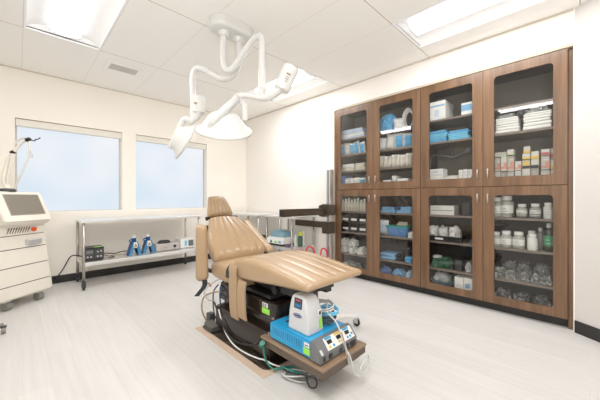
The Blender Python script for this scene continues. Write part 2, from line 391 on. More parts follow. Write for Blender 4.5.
# ------------------------------------------------------------------ ceiling lights
def troffer(x, y, label):
    t = thing('ceiling_light', label, 'ceiling light', (x + SX / 2, y + SY / 2, ZC), group='recessed fluorescent ceiling lights')
    e = 0.004; x0, x1, y0, y1 = x + e, x + SX - e, y + e, y + SY - e
    b = MB(); f = 0.014
    b.box(x0, x0 + f, y0, y1, ZC - 0.004, ZC + 0.02); b.box(x1 - f, x1, y0, y1, ZC - 0.004, ZC + 0.02)
    b.box(x0 + f, x1 - f, y0, y0 + f, ZC - 0.004, ZC + 0.02); b.box(x0 + f, x1 - f, y1 - f, y1, ZC - 0.004, ZC + 0.02)
    b.build('light_frame', M_fixture, t)
    # curved reflector
    b = MB(); n = 16; prof = []
    for k in range(n + 1):
        u = k / n * 2 - 1; prof.append((x + SX / 2 + u * (SX / 2 - e - f), ZC + 0.01 + 0.075 * math.sqrt(max(0, 1 - abs(u) ** 2.4))))
    tb = bmesh.new(); A = [tb.verts.new((px, y0 + f, pz)) for px, pz in prof]; B = [tb.verts.new((px, y1 - f, pz)) for px, pz in prof]
    for k in range(n): tb.faces.new((A[k], A[k + 1], B[k + 1], B[k]))
    tb.faces.new(A); tb.faces.new(B)
    for v in tb.verts: pass
    b._add(tb); b.build('reflector', M_fixture, t, smooth=40)
    # lit lens basket with end caps
    b = MB(); ring0, ring1 = [], []
    for k in range(13):
        a = math.pi * k / 12; px = x + SX / 2 + math.cos(a) * 0.125; pz = ZC + 0.058 - math.sin(a) * 0.05
        ring0.append((px, y0 + 0.075, pz)); ring1.append((px, y1 - 0.075, pz))
    b.loft([ring0, ring1], smooth=False); b.build('lens', M_lens, t)
    for yy in (y0 + 0.06, y1 - 0.075):
        b = MB(); pr = []
        for k in range(13):
            a = math.pi * k / 12; pr.append((x + SX / 2 + math.cos(a) * 0.135, ZC + 0.06 - math.sin(a) * 0.056))
        b.prism(pr, 'y', yy, yy + 0.015); b.build('lens_end_cap', M_fixture, t)
    ld = bpy.data.lights.new('tube_lamp', 'AREA'); ld.shape = 'RECTANGLE'; ld.size = 0.26; ld.size_y = 1.05; ld.energy = 20; ld.color = (1.0, 0.99, 0.98)
    lo = bpy.data.objects.new('tube_lamp', ld); COL.objects.link(lo); lo.parent = t; lo.location = (0, 0, 0.004)
for l, lb in zip(LIGHTS, ['recessed ceiling light at the far left, above the first window', 'recessed ceiling light above the cabinet doors at the top right', 'recessed ceiling light behind the surgical lamp, near the far corner', 'recessed ceiling light near the camera, seen only as a reflection in the cabinet glass']):
    troffer(*l, lb)

# air vent
vx0, vx1, vy0, vy1 = 0.745, 1.13, 3.955, 4.225
t = thing('air_vent', 'small white ceiling air vent with horizontal slats between light and window wall', 'air vent', ((vx0 + vx1) / 2, (vy0 + vy1) / 2, ZC))
b = MB(); f = 0.045
b.box(vx0, vx1, vy0, vy0 + f, ZC - 0.008, ZC - 0.001); b.box(vx0, vx1, vy1 - f, vy1, ZC - 0.008, ZC - 0.001); b.box(vx0, vx0 + f, vy0 + f, vy1 - f, ZC - 0.008, ZC - 0.001); b.box(vx1 - f, vx1, vy0 + f, vy1 - f, ZC - 0.008, ZC - 0.001)
b.build('vent_frame', M_white, t)
MB().box(vx0 + f, vx1 - f, vy0 + f, vy1 - f, ZC - 0.002, ZC - 0.001).build('vent_backing', mat('vent_dark', (0.22, 0.20, 0.18), 0.8), t)
for k in range(6):
    yy = vy0 + f + 0.012 + k * (vy1 - vy0 - 2 * f - 0.02) / 5.5
    MB().box(vx0 + f, vx1 - f, yy, yy + 0.016, ZC - 0.009, ZC - 0.003).build('vent_slat', M_slat, t)
# ------------------------------------------------------------------ surgical lamp
CAMP = Vector((0, 0, 1.135))
t = thing('surgical_lamp', 'white twin-head surgical lamp hanging from an oval ceiling plate', 'surgical lamp', (1.42, 2.34, ZC))
b = MB(); st = []
hl, rr = 0.105, 0.112
def stadium(r, z, n=14):
    out = []
    for k in range(n + 1): a = -math.pi / 2 + math.pi * k / n; out.append((1.42 + hl + r * math.cos(a), 2.345 + r * math.sin(a), z))
    for k in range(n + 1): a = math.pi / 2 + math.pi * k / n; out.append((1.42 - hl + r * math.cos(a), 2.345 + r * math.sin(a), z))
    return out
b.loft([stadium(rr, ZC - 0.001), stadium(rr, ZC - 0.06), stadium(rr * 0.95, ZC - 0.085), stadium(rr * 0.8, ZC - 0.095)])
for px in (1.345, 1.497): b.cyl((px, 2.352, ZC - 0.09), (px, 2.352, ZC - 0.135), 0.06, 0.042)
b.build('ceiling_plate', M_lampwhite, t, smooth=50)
MB().tube([(1.340, 2.355, 2.665), (1.338, 2.36, 2.55), (1.338, 2.36, 2.42), (1.348, 2.35, 2.335), (1.377, 2.322, 2.303), (1.412, 2.27, 2.345), (1.443, 2.155, 2.45), (1.463, 2.06, 2.515), (1.476, 2.0, 2.526), (1.487, 1.972, 2.49), (1.488, 1.973, 2.40), (1.488, 1.973, 2.2), (1.488, 1.973, 2.10)], 0.029, 14).build('swing_arm', M_lampwhite, t)
MB().tube([(1.497, 2.352, 2.665), (1.497, 2.348, 2.55), (1.497, 2.344, 2.44), (1.492, 2.375, 2.36), (1.465, 2.42, 2.305), (1.425, 2.46, 2.281), (1.39, 2.50, 2.285), (1.335, 2.585, 2.345), (1.285, 2.645, 2.39), (1.248, 2.70, 2.403), (1.224, 2.727, 2.36), (1.217, 2.733, 2.27), (1.22, 2.729, 2.12), (1.22, 2.729, 1.95)], 0.029, 14).build('swing_arm', M_lampwhite, t)
# head one: sleeve, horizontal fork, motor cap, yoke, dish
MB().cyl((1.488, 1.973, 2.23), (1.488, 1.973, 2.045), 0.036).build('sleeve', M_lampwhite, t)
b = MB(); b.tube([(1.512, 1.739, 2.055), (1.492, 1.76, 2.005), (1.462, 1.81, 1.967), (1.443, 1.86, 1.955), (1.41, 1.90, 1.957), (1.357, 1.93, 1.963), (1.289, 1.965, 1.962), (1.250, 1.985, 1.945)], [0.034, 0.034, 0.032, 0.03, 0.026, 0.024, 0.024, 0.03], 12)
b.cyl((1.470, 1.935, 2.05), (1.41, 1.90, 1.95), 0.03)
b.build('lamp_fork', M_lampwhite, t)
b = MB(); c0, c1 = Vector((1.506, 1.745, 2.0)), Vector((1.566, 1.685, 2.185)); b.cyl(c0, c1, 0.062, 0.066); cp = b.build('motor_cap', M_lampwhite, t, smooth=40)
ax = (c1 - c0).normalized(); toc = (CAMP - c0); toc = (toc - ax * toc.dot(ax)).normalized(); sd = ax.cross(toc)
b = MB()
for k, (u, w_, v0, v1) in enumerate([(0.0, 0.035, 0.115, 0.13), (0.0, 0.03, 0.095, 0.10), (0.0, 0.034, 0.078, 0.084), (0.005, 0.02, 0.06, 0.066)]):
    Mx = Matrix((ax.to_4d(), sd.to_4d(), toc.to_4d(), (0, 0, 0, 1))).transposed(); Mx = Matrix.Translation(c0) @ Mx.to_3x3().to_4x4()
    b.box(v0, v1, u - w_ / 2, u + w_ / 2, 0.058, 0.0672, M=Mx)
b.build('printed_label', mat('label_print', (0.35, 0.25, 0.16), 0.6), cp)
def dish(center, axis, R, depth, name='lamp_head'):
    """axis: towards the apex of the dome (the light faces the other way)"""
    Mx = Matrix.Translation(center) @ axis.to_track_quat('Z', 'Y').to_matrix().to_4x4()
    b = MB(); b.lathe([(R * 0.93, -0.012), (R, -0.008), (R * 1.0, 0.006), (R * 0.93, 0.014), (R * 0.80, 0.03), (R * 0.66, depth * 0.50), (R * 0.50, depth * 0.80), (R * 0.30, depth * 0.96), (0, depth)], 40, M=Mx)
    h = b.build(name, M_lampwhite, t)
    b = MB(); b.lathe([(0, -0.004), (R * 0.5, -0.004), (R * 0.925, -0.011)], 40, M=Mx); b.build('lamp_glass', mat('lamp_front_glass', (0.75, 0.76, 0.76), 0.1), h)
    return Mx
d1c = Vector((1.155, 2.02, 1.668)); a1 = (Vector((0, 0, 1)) * 0.86 + (Vector((-d1c.x, -d1c.y, 0)).normalized()) * 0.50).normalized()
Mx1 = dish(d1c, a1, 0.216, 0.15)
b = MB(); b.tube([(1.250, 1.985, 1.945), (1.195, 1.93, 1.885), (1.12, 1.90, 1.815), (1.055, 1.905, 1.745), (1.022, 1.94, 1.69), (1.018, 1.985, 1.655)], [0.03, 0.034, 0.036, 0.036, 0.034, 0.026], 12, flat=0.7)
b.tube([(1.250, 1.985, 1.945), (1.285, 1.99, 1.925), (1.315, 1.985, 1.885), (1.318, 1.975, 1.83), (1.312, 1.97, 1.76)], [0.03, 0.026, 0.024, 0.024, 0.02], 12)
b.build('lamp_yoke', M_lampwhite, t)
# head two
d2c = Vector((1.168, 2.78, 1.69))
Rv = Vector((math.cos(R_(44.6)), -math.sin(R_(44.6)), 0)); Fv = Vector((math.sin(R_(44.6)), math.cos(R_(44.6)), 0))
v2 = (d2c - CAMP).normalized(); r2 = v2.cross(Vector((0, 0, 1))).normalized(); u2 = r2.cross(v2)
a2 = (-r2 * 0.86 + u2 * 0.46 - v2 * 0.10).normalized()
Mx2 = dish(d2c, a2, 0.195, 0.125)
b = MB(); b.cyl((1.262, 2.70, 2.13), (1.262, 2.70, 1.965), 0.062, 0.058); cp2 = b.build('motor_cap', M_lampwhite, t, smooth=40)
b = MB(); b.tube([(1.22, 2.729, 1.97), (1.225, 2.725, 1.92), (1.20, 2.74, 1.88), (1.18, 2.755, 1.90), (1.150, 2.785, 1.89), (1.115, 2.82, 1.80), (1.085, 2.845, 1.70), (1.05, 2.88, 1.62)], [0.034, 0.034, 0.03, 0.03, 0.028, 0.028, 0.026, 0.02], 12)
b.cyl((1.262, 2.70, 1.975), (1.235, 2.72, 1.90), 0.045, 0.03)
b.build('lamp_yoke', M_lampwhite, t)
MB().box(-0.012, 0.012, -0.03, 0.03, -0.02, -0.0115, M=Matrix.Translation(d2c) @ a2.to_track_quat('Z', 'Y').to_matrix().to_4x4() @ Matrix.Translation((0.03, 0.03, 0))).build('handle_slot', M_dgrey, t)
MB().box(1.195, 1.225, 2.645, 2.650, 2.035, 2.05, M=None).build('printed_label', MATS['label_print'], cp2)

# ------------------------------------------------------------------ steel carts
def cart(name, label, x0, x1, y0, y1, zt, zs, group=None, gusset=True, castors=True):
    t = thing(name, label, 'table', ((x0 + x1) / 2, (y0 + y1) / 2, 0), group=group)
    b = MB().box(x0, x1, y0, y1, zt - 0.03, zt, 0.004); b.build('table_top', M_steeltop, t)
    lx = (x0 + 0.03, x1 - 0.03); ly = (y0 + 0.03, y1 - 0.03)
    b = MB().box(x0 + 0.02, x1 - 0.02, y0 + 0.02, y1 - 0.02, zs - 0.045, zs, 0.004); b.build('shelf', M_steeltop, t)
    for ix, px in enumerate(lx):
        for iy, py in enumerate(ly):
            zb = 0.105 if castors else 0.0
            MB().tube([(px, py, zb), (px, py, zt - 0.03)], 0.0155, 12, 1).build('leg', M_steel, t)
            if castors:
                b = MB(); b.cyl((px, py, 0.105), (px, py, 0.085), 0.02); b.box(px - 0.02, px - 0.014, py - 0.02, py + 0.025, 0.03, 0.09); b.box(px + 0.014, px + 0.02, py - 0.02, py + 0.025, 0.03, 0.09); c = b.build('castor', M_dgrey, t)
                MB().cyl((px - 0.012, py + 0.008, 0.038), (px + 0.012, py + 0.008, 0.038), 0.038).build('wheel', M_black, c)
            if gusset:
                s = 1 if ix == 0 else -1
                MB().prism([(px + s * 0.014, zs - 0.05), (px + s * 0.075, zs - 0.05), (px + s * 0.014, zs - 0.11)], 'y', py - 0.003, py + 0.003).build('gusset', M_steel, t)
    return t
cart('steel_table', 'long stainless steel table with lower shelf under the windows', 0.545, 2.075, 4.335, 4.90, 0.858, 0.335)
cart('steel_table', 'steel table in the far corner behind the backrest of the chair', 2.80, 3.33, 3.83, 4.86, 0.862, 0.40, gusset=False)
cart('steel_table', 'short steel table against the right wall under the bronze arm', 2.80, 3.33, 3.01, 3.66, 0.862, 0.40, gusset=False)

# things on the long table's lower shelf
Z = 0.337
t = thing('power_supply', 'black boxy power unit with dials on the left end of the lower shelf', 'power unit', (0.70, 4.56, Z))
MB().box(0.592, 0.80, 4.45, 4.66, Z + 0.008, Z + 0.165, 0.006).build('housing', M_black, t)
MB().box(0.598, 0.692, 4.444, 4.4495, Z + 0.02, Z + 0.145, 0.002, 1).build('front_panel', M_dgrey, t)
MB().box(0.70, 0.794, 4.444, 4.4495, Z + 0.02, Z + 0.145, 0.002, 1).build('front_panel', M_dgrey, t)
for px, pz in [(0.625, 0.05), (0.66, 0.05), (0.73, 0.05), (0.765, 0.05), (0.73, 0.11), (0.765, 0.115)]:
    MB().cyl((px, 4.4435, Z + pz), (px, 4.434, Z + pz), 0.009).build('knob', M_lgrey, t)
MB().box(0.70, 0.785, 4.46, 4.53, Z + 0.1655, Z + 0.167).build('green_sticker', M_green, t)
MB().box(0.61, 0.68, 4.441, 4.4435, Z + 0.09, Z + 0.13).build('display', M_grey, t)
for px in (0.61, 0.78):
    for py in (4.47, 4.64): MB().cyl((px, py, Z), (px, py, Z + 0.009), 0.01).build('foot', M_black, t)
b = MB(); b.tube([(0.81, 4.55, Z + 0.06), (0.86, 4.60, Z + 0.05), (0.95, 4.62, Z + 0.03), (1.06, 4.64, Z + 0.045), (1.20, 4.70, Z + 0.02)], 0.006, 6)
b.tube([(0.81, 4.60, Z + 0.04), (0.88, 4.58, Z + 0.012), (0.93, 4.54, Z + 0.007), (0.90, 4.49, Z + 0.006), (0.86, 4.50, Z + 0.006)], 0.005, 6)
tag(b.build('loose_cord', M_black), 'tangled dark cords lying on the lower shelf beside the black power unit', 'cord')
b = MB().tube([(0.83, 4.52, Z + 0.006), (0.90, 4.56, Z + 0.02), (0.97, 4.55, Z + 0.02), (1.05, 4.58, Z + 0.006), (1.08, 4.62, Z + 0.006)], 0.005, 6)
tag(b.build('kraft_cord', M_manila), 'brown cord running along the lower shelf toward the blue stands', 'cord')
b = MB().tube([(0.587, 4.60, 0.38), (0.53, 4.62, 0.40), (0.48, 4.72, 0.37), (0.42, 4.86, 0.20), (0.34, 4.93, 0.06), (0.28, 4.955, 0.012), (0.10, 4.95, 0.008), (-0.1, 4.94, 0.008)], 0.007, 8)
tag(b.build('mains_cable', M_black), 'black mains cable dropping from the long table to the baseboard', 'cable')

def blue_stand(x, y, rz, label):
    t = thing('support_stand', label, 'stand', (x, y, Z), group='blue support stands')
    t.rotation_euler = (0, 0, rz)
    def leg(s):
        b = MB(); b.prism([(s * 0.085, 0.0), (s * 0.048, 0.0), (s * 0.010, 0.115), (s * 0.012, 0.185), (s * 0.034, 0.185)], 'y', -0.045, -0.038, mi=1)  # front face in a lighter blue, its gleam put into the colour
        b.prism([(s * 0.085, 0.0), (s * 0.048, 0.0), (s * 0.010, 0.115), (s * 0.012, 0.185), (s * 0.034, 0.185)], 'y', 0.038, 0.045)
        b.prism([(s * 0.085, 0.0), (s * 0.078, 0.0), (s * 0.028, 0.185), (s * 0.034, 0.185)], 'y', -0.038, 0.038)
        return b
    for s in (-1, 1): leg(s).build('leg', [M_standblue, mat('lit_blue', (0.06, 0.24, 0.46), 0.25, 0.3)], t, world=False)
    b = MB().prism([(-0.02, 0.18), (0.02, 0.18), (0.03, 0.12), (0.018, 0.10), (-0.018, 0.10), (-0.03, 0.12)], 'y', -0.048, -0.0455); b.build('decal_plate', M_paper, t, world=False)
    b = MB().prism([(0.0, 0.16), (0.02, 0.13), (-0.02, 0.13)], 'y', -0.050, -0.0482); b.box(-0.005, 0.005, -0.050, -0.0482, 0.125, 0.135); b.box(-0.02, 0.02, -0.050, -0.0482, 0.112, 0.131); b.build('decal', M_manila, t, world=False)
    MB().cyl((0, 0, 0.17), (0, 0, 0.235), 0.028).build('collar', M_standblue, t, world=False)
    MB().cyl((0, 0, 0.235), (0, 0, 0.272), 0.024).build('saddle_post', M_cap, t, world=False)
    MB().tube([(-0.02, -0.01, 0.205), (-0.05, -0.012, 0.215), (-0.065, -0.012, 0.195), (-0.04, -0.02, 0.18)], 0.009, 8).build('ratchet_lever', M_standblue, t, world=False)
blue_stand(1.165, 4.515, R_(10), 'blue A-frame support stand with white top, left one of the pair')
blue_stand(1.352, 4.535, R_(6), 'blue A-frame support stand with white top, right one beside the grey console')

t = thing('control_console', 'flat grey console with knobs on the lower shelf beside the blue stands', 'console', (1.62, 4.62, Z))
MB().box(1.455, 1.80, 4.50, 4.70, Z + 0.006, Z + 0.108, 0.004).build('housing', M_lgrey, t)
MB().box(1.46, 1.795, 4.493, 4.4995, Z + 0.012, Z + 0.102, 0.002, 1).build('front_panel', mat('warm_grey_panel', (0.50, 0.45, 0.42), 0.4), t)
for px in (1.545, 1.585): MB().cyl((px, 4.4925, Z + 0.055), (px, 4.480, Z + 0.055), 0.013).build('knob', M_steel, t)
MB().cyl((1.72, 4.4925, Z + 0.06), (1.72, 4.478, Z + 0.06), 0.020).build('socket', M_black, t)
for px in (1.47, 1.785):
    for py in (4.52, 4.68): MB().cyl((px, py, Z), (px, py, Z + 0.007), 0.01).build('foot', M_black, t)
b = MB()
for k in range(3):
    r = 0.07 - 0.008 * k
    b.tube([(1.60 + r * 1.3 * math.cos(a * math.pi / 5), 4.60 + r * math.sin(a * math.pi / 5), Z + 0.118 + 0.011 * k) for a in range(11)], 0.0075, 6, 3)
tag(b.build('coiled_lead', M_dgrey), 'coiled dark lead lying on top of the grey console', 'lead')
MB().box(1.66, 1.71, 4.58, 4.64, Z + 0.109, Z + 0.13, 0.006)
t = thing('white_instrument', 'white instrument case with grey screen at the right end of the lower shelf', 'instrument', (1.93, 4.65, Z))
MB().box(1.822, 2.035, 4.52, 4.74, Z + 0.006, Z + 0.15, 0.008).build('housing', M_white, t)
MB().box(1.945, 2.025, 4.513, 4.5195, Z + 0.03, Z + 0.125, 0.003).build('screen', M_grey, t)
MB().box(1.885, 1.92, 4.515, 4.5195, Z + 0.04, Z + 0.12).build('blue_sticker', M_cyan, t)
for px in (1.84, 2.02):
    for py in (4.54, 4.72): MB().cyl((px, py, Z), (px, py, Z + 0.007), 0.01).build('foot', M_black, t)

# things on the right-wall tables
Z = 0.402
t = thing('instrument', 'white tabletop instrument with grey-blue domed lid on the short table shelf', 'instrument', (2.98, 3.38, Z))
def rrect(cx, cy, hx, hy, r, z, n=5):
    out = []
    for sx, sy, a0 in ((1, 1, 0), (-1, 1, 90), (-1, -1, 180), (1, -1, 270)):
        for k in range(n + 1):
            a = R_(a0 + 90 * k / n); out.append((cx + sx * (hx - r) + r * math.cos(a), cy + sy * (hy - r) + r * math.sin(a), z))
    return out
MB().loft([rrect(2.97, 3.45, 0.14, 0.20, 0.04, Z), rrect(2.97, 3.45, 0.14, 0.20, 0.04, Z + 0.03)]).build('base', M_black, t, smooth=40)
MB().loft([rrect(2.97, 3.45, 0.15, 0.21, 0.05, Z + 0.031), rrect(2.97, 3.45, 0.15, 0.21, 0.05, Z + 0.085), rrect(2.97, 3.45, 0.125, 0.18, 0.05, Z + 0.128)]).build('body', M_white, t, smooth=40)
MB().loft([rrect(2.97, 3.43, 0.12, 0.155, 0.06, Z + 0.129), rrect(2.97, 3.43, 0.115, 0.145, 0.06, Z + 0.19), rrect(2.97, 3.43, 0.09, 0.115, 0.06, Z + 0.222), rrect(2.97, 3.43, 0.05, 0.07, 0.04, Z + 0.235)]).build('lid', M_greyblue, t, smooth=50)
MB().box(2.8165, 2.8195, 3.36, 3.42, Z + 0.045, Z + 0.075).build('green_sticker', M_green, t)
MB().box(2.8165, 2.8195, 3.27, 3.33, Z + 0.045, Z + 0.08).build('blue_sticker', M_ltblue, t)
MB().cyl((2.8195, 3.50, Z + 0.06), (2.808, 3.50, Z + 0.06), 0.018).build('dial', M_navy, t)
tb_ = MB()
def bottle_profile(r, h, neck, nh): return [(0, 0), (r * 0.9, 0), (r, 0.008), (r, h - nh - 0.02), (r * 0.8, h - nh - 0.006), (neck, h - nh), (neck, h), (0, h)]
def bottle(name, label, x, y, z, r, h, mb, mc, cat='bottle', group=None, lab=None, capr=None, caph=None, neck=0.5):
    t = thing(name, label, cat, (x, y, z), group=group)
    ch = caph or h * 0.16
    MB().lathe(bottle_profile(r, h - ch * 0.35, r * neck, ch * 0.8), 20, M=Matrix.Translation((x, y, z))).build('bottle_body', mb, t)
    cr = capr or r * neck * 1.15
    MB().lathe([(0, h - ch), (cr, h - ch), (cr, h - 0.004), (cr * 0.93, h), (0, h)], 20, M=Matrix.Translation((x, y, z)), smooth=False).build('cap', mc, t)
    if lab:
        rr = r * 1.012; n = 9; bb = bmesh.new(); A = []; B = []
        for k in range(n):
            a = math.pi + (k / (n - 1) - 0.5) * 2.2
            A.append(bb.verts.new((x + rr * math.cos(a), y + rr * math.sin(a), z + h * 0.2))); B.append(bb.verts.new((x + rr * math.cos(a), y + rr * math.sin(a), z + h * 0.56)))
        for k in range(n - 1): bb.faces.new((A[k], A[k + 1], B[k + 1], B[k]))
        m2 = MB(); m2._add(bb); lo = m2.build('paper_label', lab, t)
        b3 = MB()
        for kz, (w0, w1) in enumerate([(-0.5, 0.35), (-0.5, 0.1)]):
            bb = bmesh.new(); A = []; B = []
            for k in range(5):
                a = math.pi + (w0 + (w1 - w0) * k / 4); r3 = r * 1.02
                A.append(bb.verts.new((x + r3 * math.cos(a), y + r3 * math.sin(a), z + h * (0.27 + 0.12 * kz)))); B.append(bb.verts.new((x + r3 * math.cos(a), y + r3 * math.sin(a), z + h * (0.31 + 0.12 * kz))))
            for k in range(4): bb.faces.new((A[k], A[k + 1], B[k + 1], B[k]))
            b3._add(bb)
        b3.build('print_line', mat('faded_print', (0.35, 0.42, 0.5), 0.6), lo)
    return t
bottle('spray_bottle', 'dark green bottle with yellow-green cap on the short table', 3.05, 3.085, Z, 0.036, 0.225, M_dgreen, mat('yellow_green_cap', (0.55, 0.62, 0.10), 0.4), neck=0.6, caph=0.06, capr=0.036)
bottle('white_bottle', 'white bottle standing just left of the dark green bottle', 3.03, 3.165, Z, 0.030, 0.17, M_milky, M_cap)
bottle('white_bottle', 'taller white bottle standing behind the dark green bottle', 3.16, 3.135, Z, 0.030, 0.225, M_milky, M_cap)
def bag(name, label, cat, loc, size, m, seed, group=None, amp=0.35, sub=4, parent=None):
    tb = bmesh.new(); bmesh.ops.create_icosphere(tb, subdivisions=sub, radius=1)
    off = Vector((seed * 7.13, seed * 3.7, seed * 1.9))
    for v in tb.verts:
        p = v.co.copy(); n1 = mnoise.noise(p * 1.7 + off); n2 = abs(mnoise.noise(p * 3.4 + off)); n3 = abs(mnoise.noise(p * 7 + off))
        pw = Vector([math.copysign(abs(c) ** 0.6, c) for c in p]) if amp > 0.2 else p
        q = pw * (1 + amp * n1 - amp * 1.5 * n2 - amp * 0.9 * n3)
        q.z = max(q.z, -0.55); v.co = q
    lo = [min(v.co[i] for v in tb.verts) for i in range(3)]; hi = [max(v.co[i] for v in tb.verts) for i in range(3)]
    for v in tb.verts:
        f = [(v.co[i] - lo[i]) / (hi[i] - lo[i]) for i in range(3)]
        v.co = Vector((loc[0] + (f[0] - 0.5) * size[0], loc[1] + (f[1] - 0.5) * size[1], loc[2] + f[2] * size[2]))
    b = MB(); b._add(tb); o = b.build(name, m)
    # keep the object's origin at its base
    me = o.data
    for v in me.vertices: v.co = v.co - Vector(loc)
    o.location = loc
    return tag(o, label, cat, group)
bag('purple_bag', 'small purple bag lying right of the domed instrument', 'bag', (2.88, 3.175, Z), (0.09, 0.09, 0.05), M_purple, 3)
b = MB(); b.tube([(2.84, 4.62, Z + 0.02), (2.90, 4.3, Z + 0.05), (2.95, 4.1, Z + 0.09), (2.98, 3.95, Z + 0.10)], 0.016, 8); b.tube([(2.84, 4.5, Z + 0.012), (2.86, 4.2, Z + 0.012), (2.92, 4.0, Z + 0.03)], 0.012, 8)
tag(b.build('black_hose', M_black), 'black hose lying on the far corner table shelf', 'hose')
t = thing('instrument_tray', 'dark tray on the far corner table shelf beneath the black hose', 'tray', (3.12, 4.2, Z))
MB().box(3.03, 3.25, 3.95, 4.4, Z, Z + 0.012).build('tray_bottom', M_dgrey, t)
b = MB(); b.box(3.03, 3.04, 3.95, 4.4, Z + 0.012, Z + 0.05); b.box(3.24, 3.25, 3.95, 4.4, Z + 0.012, Z + 0.05); b.box(3.04, 3.24, 3.95, 3.96, Z + 0.012, Z + 0.05); b.box(3.04, 3.24, 4.39, 4.4, Z + 0.012, Z + 0.05); b.build('tray_rim', M_dgrey, t)

# ------------------------------------------------------------------ wall column with bronze arms
t = thing('wall_arm_column', 'silver wall column with two bronze swing arms left of the cabinets', 'wall arm', (3.28, 2.70, 0))
b = MB(); b.box(3.24, 3.325, 2.665, 2.735, 0.02, 1.555, 0.006); b.build('column', M_alu, t)
b = MB(); b.box(3.237, 3.2395, 2.690, 2.708, 0.05, 1.54); b.build('groove', M_grey, t)
for zz in (0.15, 0.6, 1.2, 1.5): MB().box(3.325, 3.359, 2.694, 2.732, zz - 0.03, zz + 0.03).build('wall_bracket', M_alu, t)
b = MB(); b.prism([(2.635, 0.90), (2.635, 1.03), (2.70, 1.05), (2.79, 1.02), (2.79, 0.87), (2.70, 0.86)], 'x', 3.13, 3.335, 0.006); b.build('upper_collar', M_bronze, t)
b = MB(); b.prism([(2.345, 0.895), (2.345, 0.990), (2.35, 0.993), (3.13, 0.988), (3.13, 0.893)], 'y', 2.675, 2.755, 0.004); ar = b.build('upper_arm', M_bronze, t)
MB().box(2.341, 2.3445, 2.692, 2.738, 0.915, 0.970).build('arm_socket', M_black, ar)
MB().box(3.18, 3.335, 2.645, 2.77, 0.615, 0.79, 0.006).build('lower_collar', M_bronze, t)
MB().box(3.20, 3.27, 2.77, 3.36, 0.695, 0.785, 0.005).build('lower_arm', M_bronze, t)
b = MB().tube([(3.225, 2.66, 0.02), (3.20, 2.67, 0.25), (3.19, 2.69, 0.37), (3.17, 2.73, 0.40), (3.15, 2.755, 0.36), (3.14, 2.77, 0.22), (3.12, 2.83, 0.25), (3.11, 2.86, 0.36), (3.10, 2.90, 0.405), (3.09, 2.96, 0.40), (3.08, 2.985, 0.35), (3.07, 2.99, 0.2), (3.02, 2.96, 0.012)], 0.012, 10)
tag(b.build('red_hose', M_redhose), 'bright red looped hose hanging beside the silver wall column', 'hose')

# ------------------------------------------------------------------ surgical chair
CX = 1.51
def cushion_ring(y, z, n, w, th, r=0.035, crown=0.012, grooves=5, gd=0.007, top=44, edge=0):
    """cross-section across X at point (y,z) of the lower face centre; n=(ny,nz) points to the padded face"""
    pts = []
    def P(x, h): pts.append((CX + x, y + n[0] * h, z + n[1] * h))
    r = min(r, th * 0.48, w * 0.48)
    for k in range(7): P(-w + r + 2 * (w - r) * k / 6, 0)
    for k in range(1, 6): a = -math.pi / 2 + math.pi / 2 * k / 6; P(w - r + r * math.cos(a), r + r * math.sin(a))
    for k in range(6): a = math.pi / 2 * k / 6; P(w - r + r * math.cos(a), th - r + r * math.sin(a))
    for k in range(top + 1):
        u = 1 - 2 * k / top; x = u * (w - r)
        g = 0
        for j in range(grooves):
            gu = -0.78 + 1.56 * j / (grooves - 1) if grooves > 1 else 0
            g += math.exp(-((u - gu) / 0.045) ** 2)
        P(x, th + crown * (1 - u * u) - gd * min(g, 1))
    for k in range(1, 7): a = math.pi / 2 + math.pi / 2 * k / 6; P(-w + r + r * math.cos(a), th - r + r * math.sin(a))
    for k in range(1, 6): a = math.pi + math.pi / 2 * k / 6; P(-w + r + r * math.cos(a), r + r * math.sin(a))
    return pts
def cr_interp(tab, n):
    """smooth (Catmull-Rom) resampling of rows of numbers"""
    out = []
    for i in range(len(tab) - 1):
        p0, p1, p2, p3 = tab[max(i - 1, 0)], tab[i], tab[i + 1], tab[min(i + 2, len(tab) - 1)]
        for k in range(n):
            t_ = k / n
            out.append([0.5 * (2 * b_ + (c_ - a_) * t_ + (2 * a_ - 5 * b_ + 4 * c_ - d_) * t_ ** 2 + (3 * b_ - a_ - 3 * c_ + d_) * t_ ** 3) for a_, b_, c_, d_ in zip(p0, p1, p2, p3)])
    out.append(list(tab[-1])); return out
chair = thing('surgical_chair', 'tan padded surgical chair with pleated back and leg rest on dark base', 'surgical chair', (CX, 1.9, 0))
# leg rest: rows of (y, z_bottom, thickness, half width, groove depth)
rows = [(2.045, 0.545, 0.025, 0.268, 0.0), (2.035, 0.525, 0.065, 0.282, 0.0), (2.00, 0.510, 0.115, 0.288, 0.0005), (1.93, 0.507, 0.147, 0.291, 0.003), (1.82, 0.511, 0.162, 0.293, 0.006), (1.68, 0.522, 0.152, 0.293, 0.007), (1.52, 0.538, 0.123, 0.293, 0.007), (1.36, 0.551, 0.090, 0.293, 0.007), (1.24, 0.562, 0.060, 0.293, 0.006), (1.195, 0.568, 0.047, 0.291, 0.004), (1.178, 0.575, 0.030, 0.286, 0.001), (1.172, 0.584, 0.012, 0.28, 0.0)]
rings = [cushion_ring(y, zb, (0, 1), w, th, 0.034, 0.010 * min(1, th / 0.06), 5, gd) for y, zb, th, w, gd in cr_interp(rows, 5)]
MB().loft(rings).build('leg_rest', M_tan, chair)
# seat block
rows = [(2.385, 0.49, 0.05, 0.26), (2.375, 0.46, 0.105, 0.278), (2.34, 0.437, 0.137, 0.29), (2.2, 0.428, 0.15, 0.295), (2.0, 0.425, 0.13, 0.295), (1.93, 0.43, 0.10, 0.29), (1.91, 0.445, 0.06, 0.28)]
MB().loft([cushion_ring(y, zb, (0, 1), w, th, 0.045, 0.006, 5, 0.0) for y, zb, th, w in cr_interp(rows, 4)]).build('seat', M_tan, chair)
